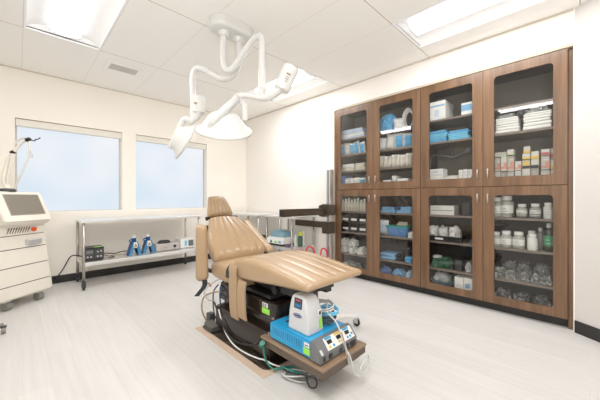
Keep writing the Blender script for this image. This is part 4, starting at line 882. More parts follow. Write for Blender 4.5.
# ------------------------------------------------------------------ cabinets
YD = [2.67, 2.0345, 1.40, 0.7665, 0.133]            # door edges, left to right
X0, XD, XB = 3.395, 3.372, 3.86                     # carcass front, door front, carcass back
def door(par, y0, y1, z0, z1, pz0, pz1, hy, hz0, hz1):
    g = 0.0018; y0 += g; y1 -= g; z0 += g; z1 -= g
    yc = (y0 + y1) / 2; py0, py1 = yc - 0.2215, yc + 0.2215; r = 0.032; n = 5
    inner = []
    for (cy, cz, a0) in ((py1 - r, pz1 - r, 0), (py0 + r, pz1 - r, 90), (py0 + r, pz0 + r, 180), (py1 - r, pz0 + r, 270)):
        inner.append([(cy + r * math.cos(R_(a0 + 90 * k / n)), cz + r * math.sin(R_(a0 + 90 * k / n))) for k in range(n + 1)])
    outer = [(y1, z1), (y0, z1), (y0, z0), (y1, z0)]
    t = bmesh.new()
    def layer(x):
        O = [t.verts.new((x, *p)) for p in outer]; I = [[t.verts.new((x, *p)) for p in arc] for arc in inner]
        for c in range(4):
            for k in range(n): t.faces.new((O[c], I[c][k], I[c][k + 1]))
            d = (c + 1) % 4; t.faces.new((O[c], I[c][n], I[d][0], O[d]))
        return O, [v for arc in I for v in arc]
    O0, I0 = layer(XD); O1, I1 = layer(XD + 0.021)
    for k in range(4): t.faces.new((O0[k], O0[(k + 1) % 4], O1[(k + 1) % 4], O1[k]))
    m = len(I0)
    for k in range(m): t.faces.new((I0[k], I0[(k + 1) % m], I1[(k + 1) % m], I1[k]))
    b = MB(); b._add(t); d = b.build('door', M_wood, par)
    t = bmesh.new(); t.faces.new([t.verts.new((XD + 0.012, cy, cz)) for arc in inner for cy, cz in arc])
    b = MB(); b._add(t); b.build('glass_pane', M_glass, d)
    b = MB(); b.tube([(XD - 0.024, hy, hz0), (XD - 0.024, hy, hz1)], 0.006, 10, 1)
    for hz in (hz0 + 0.012, hz1 - 0.012): b.tube([(XD, hy, hz), (XD - 0.024, hy, hz)], 0.005, 8, 1)
    b.build('handle', M_steel, d)
def cabinet(label, y1, ym, y0, z0, z1, shelves, upper):
    t = thing('storage_cabinet', label, 'cabinet', ((X0 + XB) / 2, (y0 + y1) / 2, z0), group='built-in glass door cabinets')
    w = 0.018; g = 0.001; y0 += g; y1 -= g
    b = MB(); b.box(X0, XB, y0, y0 + w, z0, z1); b.box(X0, XB, y1 - w, y1, z0, z1); b.box(X0, XB, y0 + w, y1 - w, z0, z0 + w); b.box(X0, XB, y0 + w, y1 - w, z1 - w, z1)
    b.build('carcass', M_carc, t)
    MB().box(XB - 0.012, XB, y0 + w, y1 - w, z0 + w, z1 - w).build('back_panel', mat('lit_beige_back', (0.20, 0.175, 0.14), 0.7) if upper else M_carc, t)  # upper backs paler than the lower: light inside is put into the colour
    MB().box(X0 + 0.001, X0 + 0.02, ym - 0.05, ym + 0.05, z0 + w, z1 - w).build('centre_stile', M_carc, t)
    for (sy0, sy1, sz) in shelves:
        MB().box(X0 + 0.03, XB - 0.013, sy0 + 0.002, sy1 - 0.002, sz - 0.022, sz, 0.002, 1).build('shelf', M_shelf, t)
    if upper: pz0, pz1, hz0, hz1 = 1.345, 2.338, 1.325, 1.43
    else: pz0, pz1, hz0, hz1 = 0.16, 1.162, 1.08, 1.18
    door(t, ym, y1, z0, z1, pz0, pz1, ym + 0.045, hz0, hz1); door(t, y0, ym, z0, z1, pz0, pz1, ym - 0.045, hz0, hz1)
    if not upper: MB().box(X0 + 0.045, X0 + 0.065, y0, y1, 0.0, z0 - 0.001).build('plinth', M_black_base, t)
    return t
w = 0.019
UA = (YD[2] + w, YD[0] - w); UB = (YD[4] + w, YD[2] - w)
cabinet('upper left walnut cabinet whose two glass doors show blue and white packs', YD[0], YD[1], YD[2], 1.252, 2.428, [(*UA, 1.53), (*UA, 1.768), (*UA, 2.0)], True)
cabinet('upper right walnut cabinet whose glass doors show cartons and small boxes', YD[2], YD[3], YD[4], 1.252, 2.428, [(*UB, 1.778), (*UB, 2.035)], True)
cabinet('lower left walnut cabinet with dark bins and a blue basin behind glass', YD[0], YD[1], YD[2], 0.085, 1.250, [(*UA, 0.33), (*UA, 0.64), (*UA, 0.942)], False)
cabinet('lower right walnut cabinet with white jars and clear bags behind glass', YD[2], YD[3], YD[4], 0.085, 1.250, [(*UB, 0.33), (*UB, 0.64), (*UB, 0.942)], False)
b = MB().box(XR + 0.04, XR + 0.06, CY0 + 0.001, YD[4] - 0.001, 0.0, CZ1 - 0.027); struct(b.build('trim_4', M_wood))

# ------------------------------------------------------------------ cabinet contents
YC = [2.352, 1.717, 1.083, 0.450]                   # pane centres
def ypos(d, u, X=3.50): return (YC[d] + 0.2215 - 0.443 * u) * X / 3.38
def pack(name, label, d, u0, u1, z, h, m, depth=0.2, x=3.44, layers=1, cat='pack', group=None, seed=0, edge=None):
    rnd = random.Random(seed * 31 + int(u0 * 100) + d); y1, y0 = ypos(d, u0, x + 0.03), ypos(d, u1, x + 0.03)
    b = MB(); lh = h / layers
    for k in range(layers):
        j = lambda: rnd.uniform(-0.004, 0.004)
        b.box(x + j(), x + depth + j(), y0 + j() + 0.004, y1 + j() - 0.004, z + 0.001 + k * lh, z + 0.001 + (k + 1) * lh - 0.0006, min(lh * 0.4, 0.012), 3, mi=(k % 2 if edge else 0))
    o = b.build(name, [m, edge] if edge else m)
    for p in o.data.polygons: p.use_smooth = True
    for v in o.data.vertices: v.co -= Vector((x + depth / 2, (y0 + y1) / 2, z))
    o.location = (x + depth / 2, (y0 + y1) / 2, z)
    return tag(o, label, cat, group)
def pouch(label, d, u, z, wd, h, m, lean=0.0, x=3.50, yaw=0.0, group=None, seed=0, name='sterile_pouch', edge=None):
    y = ypos(d, u, x); n = 12; t = bmesh.new(); off = Vector((seed * 3.1, seed * 1.7, 0)); gr = []
    for side in (-1, 1):
        g = []
        for i in range(n + 1):
            row = []
            for j in range(n + 1):
                a, c = i / n * 2 - 1, j / n * 2 - 1
                th = 0.022 * (1 - a ** 4) * (1 - c ** 4) + 0.006 * mnoise.noise(Vector((a * 2.2, c * 2.2, side)) + off) * (1 - a * a) * (1 - c * c)
                row.append(t.verts.new((side * (th + 0.001), a * wd / 2 + 0.006 * mnoise.noise(Vector((c * 2, seed, 1))), (c + 1) * h / 2)))
            g.append(row)
        gr.append(g)
        for i in range(n):
            for j in range(n):
                f = t.faces.new((g[i][j], g[i + 1][j], g[i + 1][j + 1], g[i][j + 1]))
                f.material_index = 0 if (1 < i < n - 2 and 0 < j < n - 2) else 1
    bd = lambda g: [g[i][0] for i in range(n + 1)] + [g[n][j] for j in range(1, n + 1)] + [g[i][n] for i in range(n - 1, -1, -1)] + [g[0][j] for j in range(n - 1, 0, -1)]
    A, B = bd(gr[0]), bd(gr[1])
    for k in range(len(A)): t.faces.new((A[k], A[(k + 1) % len(A)], B[(k + 1) % len(A)], B[k])).material_index = 1
    me = bpy.data.meshes.new(name); bmesh.ops.recalc_face_normals(t, faces=t.faces); t.to_mesh(me); t.free()
    me.materials.append(m); me.materials.append(edge or M_film)
    for p in me.polygons: p.use_smooth = True
    o = bpy.data.objects.new(name, me); COL.objects.link(o); o.location = (x, y, z + 0.003 + wd / 2 * abs(math.sin(R_(((seed * 37) % 11 - 5) * 1.6)))); o.rotation_euler = (R_(((seed * 37) % 11 - 5) * 1.6), lean, yaw)
    return tag(o, label, 'pouch', group)
def bagd(label, d, u, z, size, m, seed, x=3.52, name='clear_bag', cat='bag', group=None, amp=0.35): return bag(name, label, cat, (x, ypos(d, u, x), z + 0.002), size, m, seed, group, amp)
ORD = ['leftmost', 'second from left', 'third from left', 'fourth from left', 'fifth from left', 'sixth from left', 'seventh from left', 'eighth from left']

# upper door 1 -------------------------------------------------
G = 'folded drape packs on the top shelf'
for k, (z, h, mm, lb) in enumerate([(2.0, 0.032, M_paleblue, 'bottom'), (2.033, 0.032, M_paper, 'second'), (2.066, 0.036, M_paleblue, 'third'), (2.103, 0.03, M_paleblue, 'top')]):
    pack('drape_pack', '%s pale folded drape pack in the stack on the first door\'s top shelf' % lb, 0, 0.04 + 0.01 * k, 0.97 - 0.03 * k, z, h, mm, layers=2, group=G, seed=k, cat='pack')
for k in range(5):
    pouch('%s blue and clear pouch standing on the first door\'s second shelf' % ORD[k], 0, 0.10 + 0.19 * k, 1.768, 0.105, 0.165 + 0.02 * (k % 2), M_drapeblue if k % 2 == 0 or k == 3 else M_whitebag, lean=R_(-6), yaw=R_(26 - 9 * k), x=3.50 + 0.012 * (k % 2), group='pouches on the second shelf', seed=k)
for k, (u0, u1, z, h, mm, lb) in enumerate([(0.06, 0.56, 1.53, 0.05, M_cream, 'lower left'), (0.09, 0.55, 1.581, 0.05, M_paper, 'upper left'), (0.60, 0.97, 1.53, 0.045, M_cream, 'lower right'), (0.60, 0.95, 1.576, 0.055, M_cream, 'upper right')]):
    pack('gauze_pack', '%s cream gauze pack on the first door\'s third shelf' % lb, 0, u0, u1, z, h, mm, group='cream gauze packs', layers=2, seed=10 + k)
b = MB()
for k in range(3): b.tube([(3.52 + 0.01 * k, ypos(0, 0.72) + (0.085 - 0.01 * k) * math.cos(a * math.pi / 6), 1.636 + 0.004 + 0.075 * abs(math.sin(a * math.pi / 12 + 0.0)) ** 0.8 * (1 - 0.1 * k)) for a in range(13)], 0.006, 6, 2)
tag(b.build('coiled_cable', M_dgrey), 'dark coiled cable on top of the cream gauze packs, first upper door', 'cable')
pack('blue_carton', 'dark blue carton at the left of the first door\'s bottom shelf', 0, 0.03, 0.20, 1.272, 0.19, M_denim, cat='carton')
for k, (u, mm) in enumerate([(0.32, M_whitebag), (0.50, M_paper), (0.68, M_whitebag), (0.87, M_drapeblue)]):
    pouch('%s crumpled pouch on the first upper door\'s bottom shelf' % ['left', 'middle left', 'middle right', 'blue right'][k], 0, u, 1.272, 0.10, 0.15, mm, lean=R_(-10), yaw=R_(15), group='pouches on the bottom shelf', seed=20 + k)
# upper door 2
bagd('large blue wrapped drape bundle on the second door\'s top shelf', 1, 0.30, 2.0, (0.22, 0.30, 0.27), M_drapeblue, 5, x=3.55, name='drape_bundle', cat='bundle', amp=0.15)
pouch('clear white pouch standing between the blue bundle and the coil', 1, 0.64, 2.0, 0.14, 0.15, M_whitebag, lean=R_(-8), yaw=R_(30), seed=31, name='clear_pouch')
b = MB()
for k in range(5): b.tube([(3.50 + 0.012 * k, ypos(1, 0.86) + (0.068 - 0.004 * k) * math.cos(a * math.pi / 8), 2.137 + (0.128 - 0.008 * k) * math.sin(a * math.pi / 8)) for a in range(17)], 0.0075, 6, 2)
tag(b.build('coiled_tubing', M_whitebag), 'white tubing coil standing at the right of the second door\'s top shelf', 'tubing')
for k in range(4):
    pouch('%s tall pouch on the second door\'s second shelf' % ['leftmost clear', 'white', 'blue', 'rightmost blue'][k], 1, [0.10, 0.35, 0.62, 0.86][k], 1.768, 0.125, [0.17, 0.19, 0.195, 0.18][k], [M_film, M_paper, M_drapeblue, M_drapeblue][k], lean=R_(-6), yaw=R_(18), group='tall pouches', seed=40 + k)
for k in range(7):
    pouch('%s cream pouch leaning in the second door\'s third shelf row' % ORD[k], 1, 0.08 + 0.138 * k, 1.53, 0.085, 0.165 - 0.008 * (k % 3), M_cream, lean=R_(-8), yaw=R_(38), group='leaning cream pouches', seed=50 + k, edge=M_paper)
for k, (u0, u1, h) in enumerate([(0.12, 0.38, 0.10), (0.40, 0.54, 0.15), (0.56, 0.90, 0.11)]):
    pack('white_pack', '%s white pack on the second upper door\'s bottom shelf' % ['left', 'narrow tall middle', 'right'][k], 1, u0, u1, 1.272, h, [M_paper, M_whitebag, M_paper][k], group='white packs', seed=60 + k, layers=2)
# upper door 3
def carton(label, d, u0, u1, z, h, m=M_paper, depth=0.2, x=3.46, stripes=(), group=None, name='carton', cat='box'):
    y1, y0 = ypos(d, u0, x), ypos(d, u1, x); t = thing(name, label, cat, (x + depth / 2, (y0 + y1) / 2, z), group=group); W = y1 - y0
    MB().box(x, x + depth, y0, y1, z + 0.001, z + h, 0.0015, 1).build('box_body', m, t)
    for (a0, a1, b0, b1, mm) in stripes:
        MB().box(x - 0.0012, x - 0.0002, y1 - a1 * W, y1 - a0 * W, z + b0 * h, z + b1 * h).build('printed_panel', mm, t)
    return t
carton('large white carton with blue print on the third door\'s top shelf', 2, 0.02, 0.40, 2.035, 0.22, M_paper, 0.27, stripes=[(0.05, 0.95, 0.72, 0.80, M_ltblue), (0.3, 0.6, 0.2, 0.55, M_paleblue), (0.05, 0.95, 0.10, 0.13, M_paleblue)])
carton('small white box with blue band on the third door\'s top shelf', 2, 0.76, 0.99, 2.035, 0.135, M_paper, 0.16, stripes=[(0, 1, 0.35, 0.85, M_ltblue)])
for k, (u0, u1, z, h, lb) in enumerate([(0.02, 0.45, 1.778, 0.033, 'bottom left'), (0.01, 0.44, 1.812, 0.033, 'second left'), (0.02, 0.46, 1.846, 0.033, 'third left'), (0.03, 0.43, 1.88, 0.03, 'top left'), (0.48, 0.95, 1.778, 0.036, 'bottom right'), (0.47, 0.93, 1.815, 0.036, 'middle right'), (0.50, 0.94, 1.852, 0.03, 'top right')]):
    pack('drape_pack', '%s bright blue folded pack on the third door\'s middle shelf' % lb, 2, u0, u1, z, h, M_cyan if k % 3 else M_drapeblue, layers=2, group='bright blue folded packs', seed=70 + k)
b = MB(); yy = lambda u: ypos(2, u, 3.52)
b.tube([(3.52, yy(0.02), 1.50), (3.52, yy(0.03), 1.60), (3.52, yy(0.10), 1.64), (3.52, yy(0.22), 1.645), (3.52, yy(0.45), 1.61), (3.52, yy(0.66), 1.60), (3.52, yy(0.82), 1.64), (3.52, yy(0.98), 1.66)], 0.016, 8)
b.tube([(3.52, yy(0.55), 1.61), (3.52, yy(0.55), 1.75)], 0.018, 8, 1); b.box(3.49, 3.55, yy(0.99), yy(0.84), 1.63, 1.69, 0.008)
tag(b.build('bent_strut', M_dgrey), 'dark bent strut hung under the third door\'s middle shelf', 'strut')
for k, (u0, u1, z, h) in enumerate([(0.02, 0.34, 1.272, 0.20), (0.35, 0.68, 1.272, 0.115), (0.70, 0.79, 1.272, 0.17), (0.80, 0.89, 1.272, 0.175), (0.90, 0.99, 1.272, 0.17)]):
    carton('%s white box on the third upper door\'s bottom shelf' % ['large left', 'low middle', 'first narrow', 'second narrow', 'third narrow'][k], 2, u0, u1, z, h, M_paper, 0.15, stripes=[(0.1, 0.9, 0.62, 0.68, M_lgrey), (0.1, 0.6, 0.75, 0.9, M_lgrey)] if k != 1 else [(0, 1, 0.85, 1.0, M_cream)], group='white boxes')
# upper door 4
for k, (u0, u1, z, h, lb) in enumerate([(0.02, 0.48, 1.778, 0.06, 'lowest left'), (0.02, 0.46, 1.839, 0.05, 'middle left'), (0.03, 0.45, 1.89, 0.04, 'topmost left'), (0.51, 0.99, 1.778, 0.07, 'lowest right'), (0.52, 0.98, 1.849, 0.05, 'middle right'), (0.52, 0.99, 1.90, 0.04, 'topmost right')]):
    pack('linen_pack', '%s white wrapped pack in the fourth door\'s two stacks' % lb, 3, u0, u1, z, h, M_paper, layers=2, group='white wrapped packs', seed=80 + k)
bagd('grey plastic wrap lying on the left white stack, fourth door', 3, 0.22, 1.931, (0.14, 0.17, 0.05), M_foil, 11, name='plastic_wrap', cat='plastic wrap')
bagd('grey plastic wrap lying on the right white stack, fourth door', 3, 0.76, 1.941, (0.14, 0.20, 0.055), M_foil, 12, name='plastic_wrap', cat='plastic wrap')
bagd('dark crumpled plastic bag tucked between the two white stacks', 3, 0.497, 1.93, (0.10, 0.075, 0.06), M_dgrey, 13, x=3.425 + 0.05, name='dark_bag', amp=0.3)
# suture boxes: (x0, x1, ytop, ybottom) read as shelf fractions
def sut(label, a0, a1, ht, hb, kind):
    u0, u1 = (a0 - 51) / 340, (a1 - 51) / 340; z0 = 1.344 + (323 - hb) * 0.00156; z1 = 1.344 + (323 - ht) * 0.00156
    st = {'pink': [(0.5, 1, 0.15, 0.6, M_pink), (0, 0.5, 0.15, 0.3, M_pink), (0.15, 0.85, 0.72, 0.78, M_lgrey)], 'yellow': [(0, 1, 0.0, 0.35, M_yellow), (0.15, 0.8, 0.6, 0.68, M_lgrey)], 'black': [(0, 1, 0.0, 0.3, M_black), (0.1, 0.9, 0.35, 0.8, M_yellow)],
          'bw': [(0, 1, 0.0, 0.3, M_black), (0.2, 0.8, 0.6, 0.7, M_lgrey)], 'green': [(0.5, 1, 0.0, 0.35, M_palegreen), (0.1, 0.7, 0.6, 0.68, M_lgrey)], 'white': [(0.15, 0.85, 0.5, 0.58, M_lgrey), (0.15, 0.6, 0.7, 0.78, M_lgrey)], 'red': [(0, 1, 0.1, 0.5, M_red), (0.2, 0.8, 0.65, 0.75, M_lgrey)]}[kind]
    k_ = int(a0 * 7 + ht * 3) % 5
    carton(label, 3, u0 + 0.004, u1 - 0.004, z0, (z1 - z0) - 0.004, mat('off_white_card_%d' % (k_ % 3), [(0.60, 0.57, 0.51), (0.50, 0.47, 0.41), (0.54, 0.52, 0.48)][k_ % 3], 0.7), 0.10, 3.45 + 0.006 * k_, st, 'small suture cartons', 'suture_box', 'box')
B = 367
rows_ = [(55, 92, 285, B, 'white', 'leftmost box of the bottom row of suture boxes'), (92, 130, 285, B, 'white', 'second box of the bottom row of suture boxes'), (132, 176, 290, B, 'pink', 'third box, pink-marked, of the bottom row'), (178, 219, 284, B, 'white', 'fourth box of the bottom row, under a pink one'), (221, 269, 276, B, 'white', 'fifth box of the bottom row, under the black and yellow one'), (271, 316, 274, B, 'white', 'sixth box of the bottom row, under the black and white one'), (324, 374, 291, B, 'white', 'seventh box of the bottom row, under the tall red and white one'), (376, 400, 288, B, 'yellow', 'rightmost box of the bottom row at the pane edge'),
    (55, 91, 197, 284, 'pink', 'tall pink and white box at the left of the second row'), (92, 131, 192, 284, 'pink', 'tall pink and white box, second of the second row'), (133, 177, 186, 289, 'pink', 'tall pink and white box, third of the second row'), (179, 219, 225, 283, 'pink', 'short pink and white box beside the three tall ones'), (222, 269, 221, 275, 'black', 'black and yellow suture box in the middle of the display'), (271, 316, 221, 273, 'bw', 'black and white suture box right of the black and yellow one'), (326, 374, 208, 290, 'pink', 'tall red and white suture box at the right'), (376, 400, 230, 287, 'yellow', 'yellow suture box at the right pane edge, middle row'),
    (55, 130, 158, 191, 'green', 'wide pale green suture box lying on the tall pink ones'), (133, 174, 148, 185, 'green', 'small pale green suture box next to the wide one'), (222, 269, 182, 220, 'yellow', 'yellow and white suture box above the black and yellow one'), (271, 316, 172, 220, 'yellow', 'yellow and white suture box above the black and white one'), (229, 269, 138, 181, 'yellow', 'topmost suture box, white with a yellow foot'), (326, 374, 166, 207, 'red', 'red and white suture box on top at the right'), (376, 400, 164, 229, 'red', 'red-marked suture box on top at the right pane edge')]
for a0, a1, ht, hb, kd, lb in rows_: sut(lb, a0, a1, ht, hb, kd)

# lower door 1
for k in range(8):
    bottle('syringe_bottle', '%s cream wrapped tube standing on the first lower door\'s top shelf' % ORD[k], 3.48, ypos(0, 0.09 + 0.118 * k, 3.48), 0.942, 0.024, 0.17 + 0.012 * (k % 3), M_cream, M_paper, 'tube', 'cream wrapped tubes')
def bin_(label, d, u0, u1, z, h):
    x = 3.45; y1, y0 = ypos(d, u0, x), ypos(d, u1, x); t = thing('storage_bin', label, 'bin', (x + 0.09, (y0 + y1) / 2, z), group='black storage bins')
    b = MB(); th = 0.004
    b.box(x, x + 0.2, y0, y1, z + 0.001, z + th); b.box(x, x + th, y0, y1, z + th, z + h * 0.6); b.box(x + 0.196, x + 0.2, y0, y1, z + th, z + h); 
    for yy_ in (y0, y1 - th): b.prism([(x, z + th), (x + 0.2, z + th), (x + 0.2, z + h), (x + 0.06, z + h), (x, z + h * 0.6)], 'y', yy_, yy_ + th)
    b.build('bin_body', M_blackgloss, t); W = y1 - y0
    MB().box(x - 0.002, x - 0.0002, y0 + W * 0.12, y1 - W * 0.2, z + h * 0.28, z + h * 0.52).build('label_strip', M_paper, t)
for r_ in range(2):
    for c_ in range(3):
        bin_('%s black bin in the %s row of bins behind the first lower door' % (['left', 'middle', 'right'][c_], ['lower', 'upper'][r_]), 0, 0.03 + 0.325 * c_, 0.335 + 0.325 * c_, 0.64 + 0.132 * r_, 0.13)
for k, (u, s_) in enumerate([(0.20, 1), (0.52, 1), (0.20, 2), (0.50, 2), (0.83, 1)]):
    bagd('%s clear bag of white parts on the first lower door\'s third shelf' % ['lower left', 'lower middle', 'upper left', 'upper middle', 'right'][k], 0, u, 0.33 + (0.10 if s_ == 2 else 0), (0.15, 0.13, 0.115), M_whitebag, 100 + k, group='clear bags of white parts', x=3.50, amp=0.4)
bagd('flat clear bag on the floor of the first lower door', 0, 0.45, 0.104, (0.2, 0.30, 0.09), M_foil, 110)
# lower door 2
for k, (u0, u1, z, h, lb) in enumerate([(0.05, 0.52, 0.942, 0.04, 'left lower'), (0.10, 0.50, 0.983, 0.035, 'left upper'), (0.55, 0.98, 0.942, 0.035, 'right lower'), (0.66, 0.99, 0.978, 0.045, 'right upper')]):
    pack('blue_pack', '%s blue folded pack on the second lower door\'s top shelf' % lb, 1, u0, u1, z, h, M_ltblue, layers=2, group='blue folded packs', seed=120 + k)
b = MB(); yy = lambda u: ypos(1, u, 3.62)
b.prism([(yy(0.50), 1.16), (yy(0.60), 1.19), (yy(0.88), 1.07), (yy(0.80), 1.03)], 'x', 3.66, 3.70, 0.01); b.tube([(3.68, yy(0.85), 1.06), (3.68, yy(0.97), 1.0), (3.68, yy(0.98), 0.95)], 0.02, 8)  # solid dark shape standing in for an arm's reflection in the glass
tag(b.build('reflected_arm', M_blackgloss), 'reflected arm modelled as a dark solid behind the blue packs', 'strut')
t = thing('basin', 'blue oblong basin with teal rim on the second lower door\'s middle shelf', 'basin', (3.56, ypos(1, 0.62), 0.642))
yc = ypos(1, 0.62, 3.55); 
def basin_rings(z0): return [rrect(3.555, yc, 0.085, 0.125, 0.04, 0.642), rrect(3.555, yc, 0.09, 0.13, 0.04, 0.65), rrect(3.555, yc, 0.098, 0.15, 0.04, 0.755)]
MB().loft(basin_rings(0)).build('bowl', M_basin, t, smooth=40)
MB().loft([rrect(3.555, yc, 0.108, 0.163, 0.045, 0.756), rrect(3.555, yc, 0.11, 0.165, 0.045, 0.773), rrect(3.555, yc, 0.098, 0.15, 0.04, 0.777)]).build('rim', M_teal, t, smooth=40)
bagd('clump of cream tubing lying in the teal-rimmed basin', 1, 0.72, 0.776, (0.10, 0.15, 0.05), M_cream, 130, x=3.555, name='tubing_clump', cat='tubing')
pouch('pale clear pouch leaning left of the basin', 1, 0.13, 0.64, 0.13, 0.20, M_paleblue, lean=R_(-8), yaw=R_(15), seed=131, name='clear_pouch')
bagd('white crumpled bag right of the basin', 1, 0.96, 0.64, (0.10, 0.08, 0.08), M_whitebag, 132, name='white_bag', x=3.44 + 0.03)
pack('blue_pack', 'thick light blue pack at the left of the second lower door\'s third shelf', 1, 0.05, 0.52, 0.33, 0.085, M_ltblue, layers=2, seed=133, group='blue folded packs')
pack('blue_pack', 'bright blue flat pack at the right of the second lower door\'s third shelf', 1, 0.79, 1.0, 0.33, 0.07, M_drapeblue, layers=2, seed=134, group='blue folded packs', depth=0.14)
bagd('black crumpled bag left of the bright blue flat pack', 1, 0.64, 0.33, (0.14, 0.11, 0.10), M_black, 135, name='black_bag')
b = MB(); b.box(3.47, 3.52, ypos(1, 0.99), ypos(1, 0.78), 0.47, 0.495, 0.004); b.box(3.485, 3.505, ypos(1, 0.90), ypos(1, 0.87), 0.44, 0.47); b.tube([(3.5, ypos(1, 0.885), 0.332), (3.5, ypos(1, 0.885), 0.45)], 0.008, 8, 1)
tag(b.build('black_clamp', M_black), 'black clamp standing above the bright blue flat pack', 'clamp')
for k, (u, mm) in enumerate([(0.20, M_denim), (0.62, M_ltblue), (0.93, M_paleblue)]):
    bagd('%s blue cloth bundle on the floor of the second lower door' % ['left dark', 'middle light', 'right pale'][k], 1, u, 0.104, (0.18, [0.16, 0.20, 0.09][k], 0.12), mm, 140 + k, name='cloth_bundle', cat='bundle', amp=0.18, group='blue cloth bundles')
# lower door 3
carton('long low white box on the third lower door\'s top shelf', 2, 0.03, 0.60, 0.942, 0.105, M_paper, 0.16, stripes=[(0.05, 0.95, 0.45, 0.52, M_grey), (0.05, 0.5, 0.7, 0.8, M_lgrey)])
pack('black_case', 'black case at the right of the third lower door\'s top shelf', 2, 0.78, 0.98, 0.942, 0.15, M_black, cat='case')
t = thing('tray', 'black open tray on the third lower door\'s second shelf', 'tray', (3.53, ypos(2, 0.42), 0.642))
ya, yb_ = ypos(2, 0.02), ypos(2, 0.80)
b = MB(); b.box(3.44, 3.64, yb_, ya, 0.6415, 0.647); b.box(3.44, 3.446, yb_, ya, 0.647, 0.70); b.box(3.634, 3.64, yb_, ya, 0.647, 0.70); b.box(3.446, 3.634, yb_, yb_ + 0.006, 0.647, 0.70); b.box(3.446, 3.634, ya - 0.006, ya, 0.647, 0.70); b.build('tray_body', M_black, t)
MB().box(3.4375, 3.4395, ya - 0.17, ya - 0.08, 0.66, 0.68).build('label_strip', M_paper, t)
for k, u in enumerate((0.14, 0.37, 0.62)):
    bagd('%s bunch of white wrapped parts in the black tray' % ['left', 'middle', 'right'][k], 2, u, 0.648, (0.17, 0.125, 0.17), M_whitebag, 150 + k, name='white_bag', group='white wrapped parts in the tray', amp=0.4, x=3.54)
b = MB().tube([(3.50, ypos(2, 0.78), 0.73), (3.48, ypos(2, 0.86), 0.76), (3.47, ypos(2, 0.92), 0.70), (3.47, ypos(2, 0.86), 0.655), (3.50, ypos(2, 0.93), 0.65)], 0.006, 6)
tag(b.build('black_lead', M_black), 'black lead curling at the right of the black tray', 'lead')
bagd('green netted bag on the third lower door\'s third shelf', 2, 0.34, 0.33, (0.17, 0.24, 0.12), mat('dull_green_cloth', (0.06, 0.15, 0.09), 0.7, noise=(20, 0.4)), 160, name='green_bag')
bagd('small white pack lying on the green netted bag', 2, 0.20, 0.43, (0.10, 0.10, 0.035), M_paper, 161, name='white_pack', cat='pack')
pack('grey_case', 'dark grey case right of the green netted bag', 2, 0.62, 0.80, 0.33, 0.12, M_dgrey, cat='case')
bagd('grey cloth bag at the right end of the third lower door\'s third shelf', 2, 0.93, 0.33, (0.12, 0.07, 0.11), M_lgrey, 162, name='grey_bag')
t = thing('bowl', 'shallow grey-blue bowl on the floor of the third lower door', 'bowl', (3.56, ypos(2, 0.26), 0.104))
MB().lathe([(0, 0.001), (0.07, 0.001), (0.10, 0.02), (0.125, 0.065), (0.128, 0.068), (0.12, 0.066), (0.095, 0.026), (0.065, 0.01), (0, 0.01)], 28, M=Matrix.Translation((3.56, ypos(2, 0.28), 0.104))).build('bowl_body', M_greyblue, t)
bag('clear_bag', 'clear crumpled bag filling the grey-blue bowl', 'bag', (3.56, ypos(2, 0.28), 0.165), (0.17, 0.19, 0.10), M_film, 163)
carton('left white box with blue print beside the grey-blue bowl', 2, 0.61, 0.80, 0.104, 0.165, M_paper, 0.14, x=3.44, stripes=[(0.2, 0.8, 0.4, 0.5, M_lgrey)], group='white boxes beside the bowl')
carton('right white box with blue mark at the pane edge', 2, 0.81, 1.0, 0.104, 0.17, M_paper, 0.14, x=3.44, stripes=[(0.2, 0.7, 0.35, 0.65, M_ltblue)], group='white boxes beside the bowl')
# lower door 4
def jar(label, u, z, r, h, x=3.50, group='white-capped jars'):
    bottle('specimen_jar', label, x, ypos(3, u, x), z, r, h, M_clearplastic, M_cap, 'jar', group, M_paper, capr=r * 0.72, caph=h * 0.2, neck=0.62)
jar('large jar at the left pane edge of the fourth lower door\'s top shelf', 0.05, 0.942, 0.055, 0.20)
jar('large labelled jar second from left on the fourth lower door\'s top shelf', 0.235, 0.942, 0.060, 0.215)
jar('short labelled jar in the middle of the fourth lower door\'s top shelf', 0.50, 0.942, 0.045, 0.135)
jar('short labelled jar right of the middle one on the top shelf', 0.72, 0.942, 0.045, 0.14)
bottle('white_bottle', 'white labelled bottle at the right of the fourth lower door\'s top shelf', 3.48, ypos(3, 0.925, 3.48), 0.942, 0.036, 0.15, M_milky, M_cap, neck=0.72, lab=M_paper)
t = thing('wire_caddy', 'black wire caddy standing round the short middle jars', 'caddy', (3.5, ypos(3, 0.6), 0.942))
b = MB(); y_a, y_b = ypos(3, 0.36, 3.5), ypos(3, 0.845, 3.5)
for zz in (0.952, 0.982): b.tube([(3.43, y_a, zz), (3.43, y_b, zz), (3.58, y_b, zz), (3.58, y_a, zz), (3.43, y_a, zz)], 0.003, 6, 1)
for p in [(3.43, y_a), (3.43, y_b), (3.58, y_b), (3.58, y_a), (3.43, (y_a + y_b) / 2)]: b.tube([(*p, 0.943), (*p, 0.985)], 0.003, 6, 1)
b.build('wire_frame', M_black, t)
for k, u in enumerate((0.03, 0.225, 0.445)):
    jar('%s labelled jar on the fourth lower door\'s second shelf' % ['left', 'middle', 'right'][k], u, 0.64, 0.052, [0.15, 0.165, 0.165][k])
bottle('white_bottle', 'plain white bottle in front on the fourth lower door\'s second shelf', 3.46, ypos(3, 0.675, 3.46), 0.64, 0.040, 0.155, M_milky, M_cap, neck=0.62)
bottle('white_bottle', 'plain white bottle behind the front one on the second shelf', 3.56, ypos(3, 0.66, 3.56), 0.64, 0.040, 0.175, M_milky, M_cap, neck=0.62)
bottle('clear_bottle', 'smoky clear bottle right of the white bottles on the second shelf', 3.56, ypos(3, 0.80, 3.56), 0.64, 0.036, 0.21, mat('smoky_plastic', (0.20, 0.20, 0.19), 0.2), M_lgrey, neck=0.4)
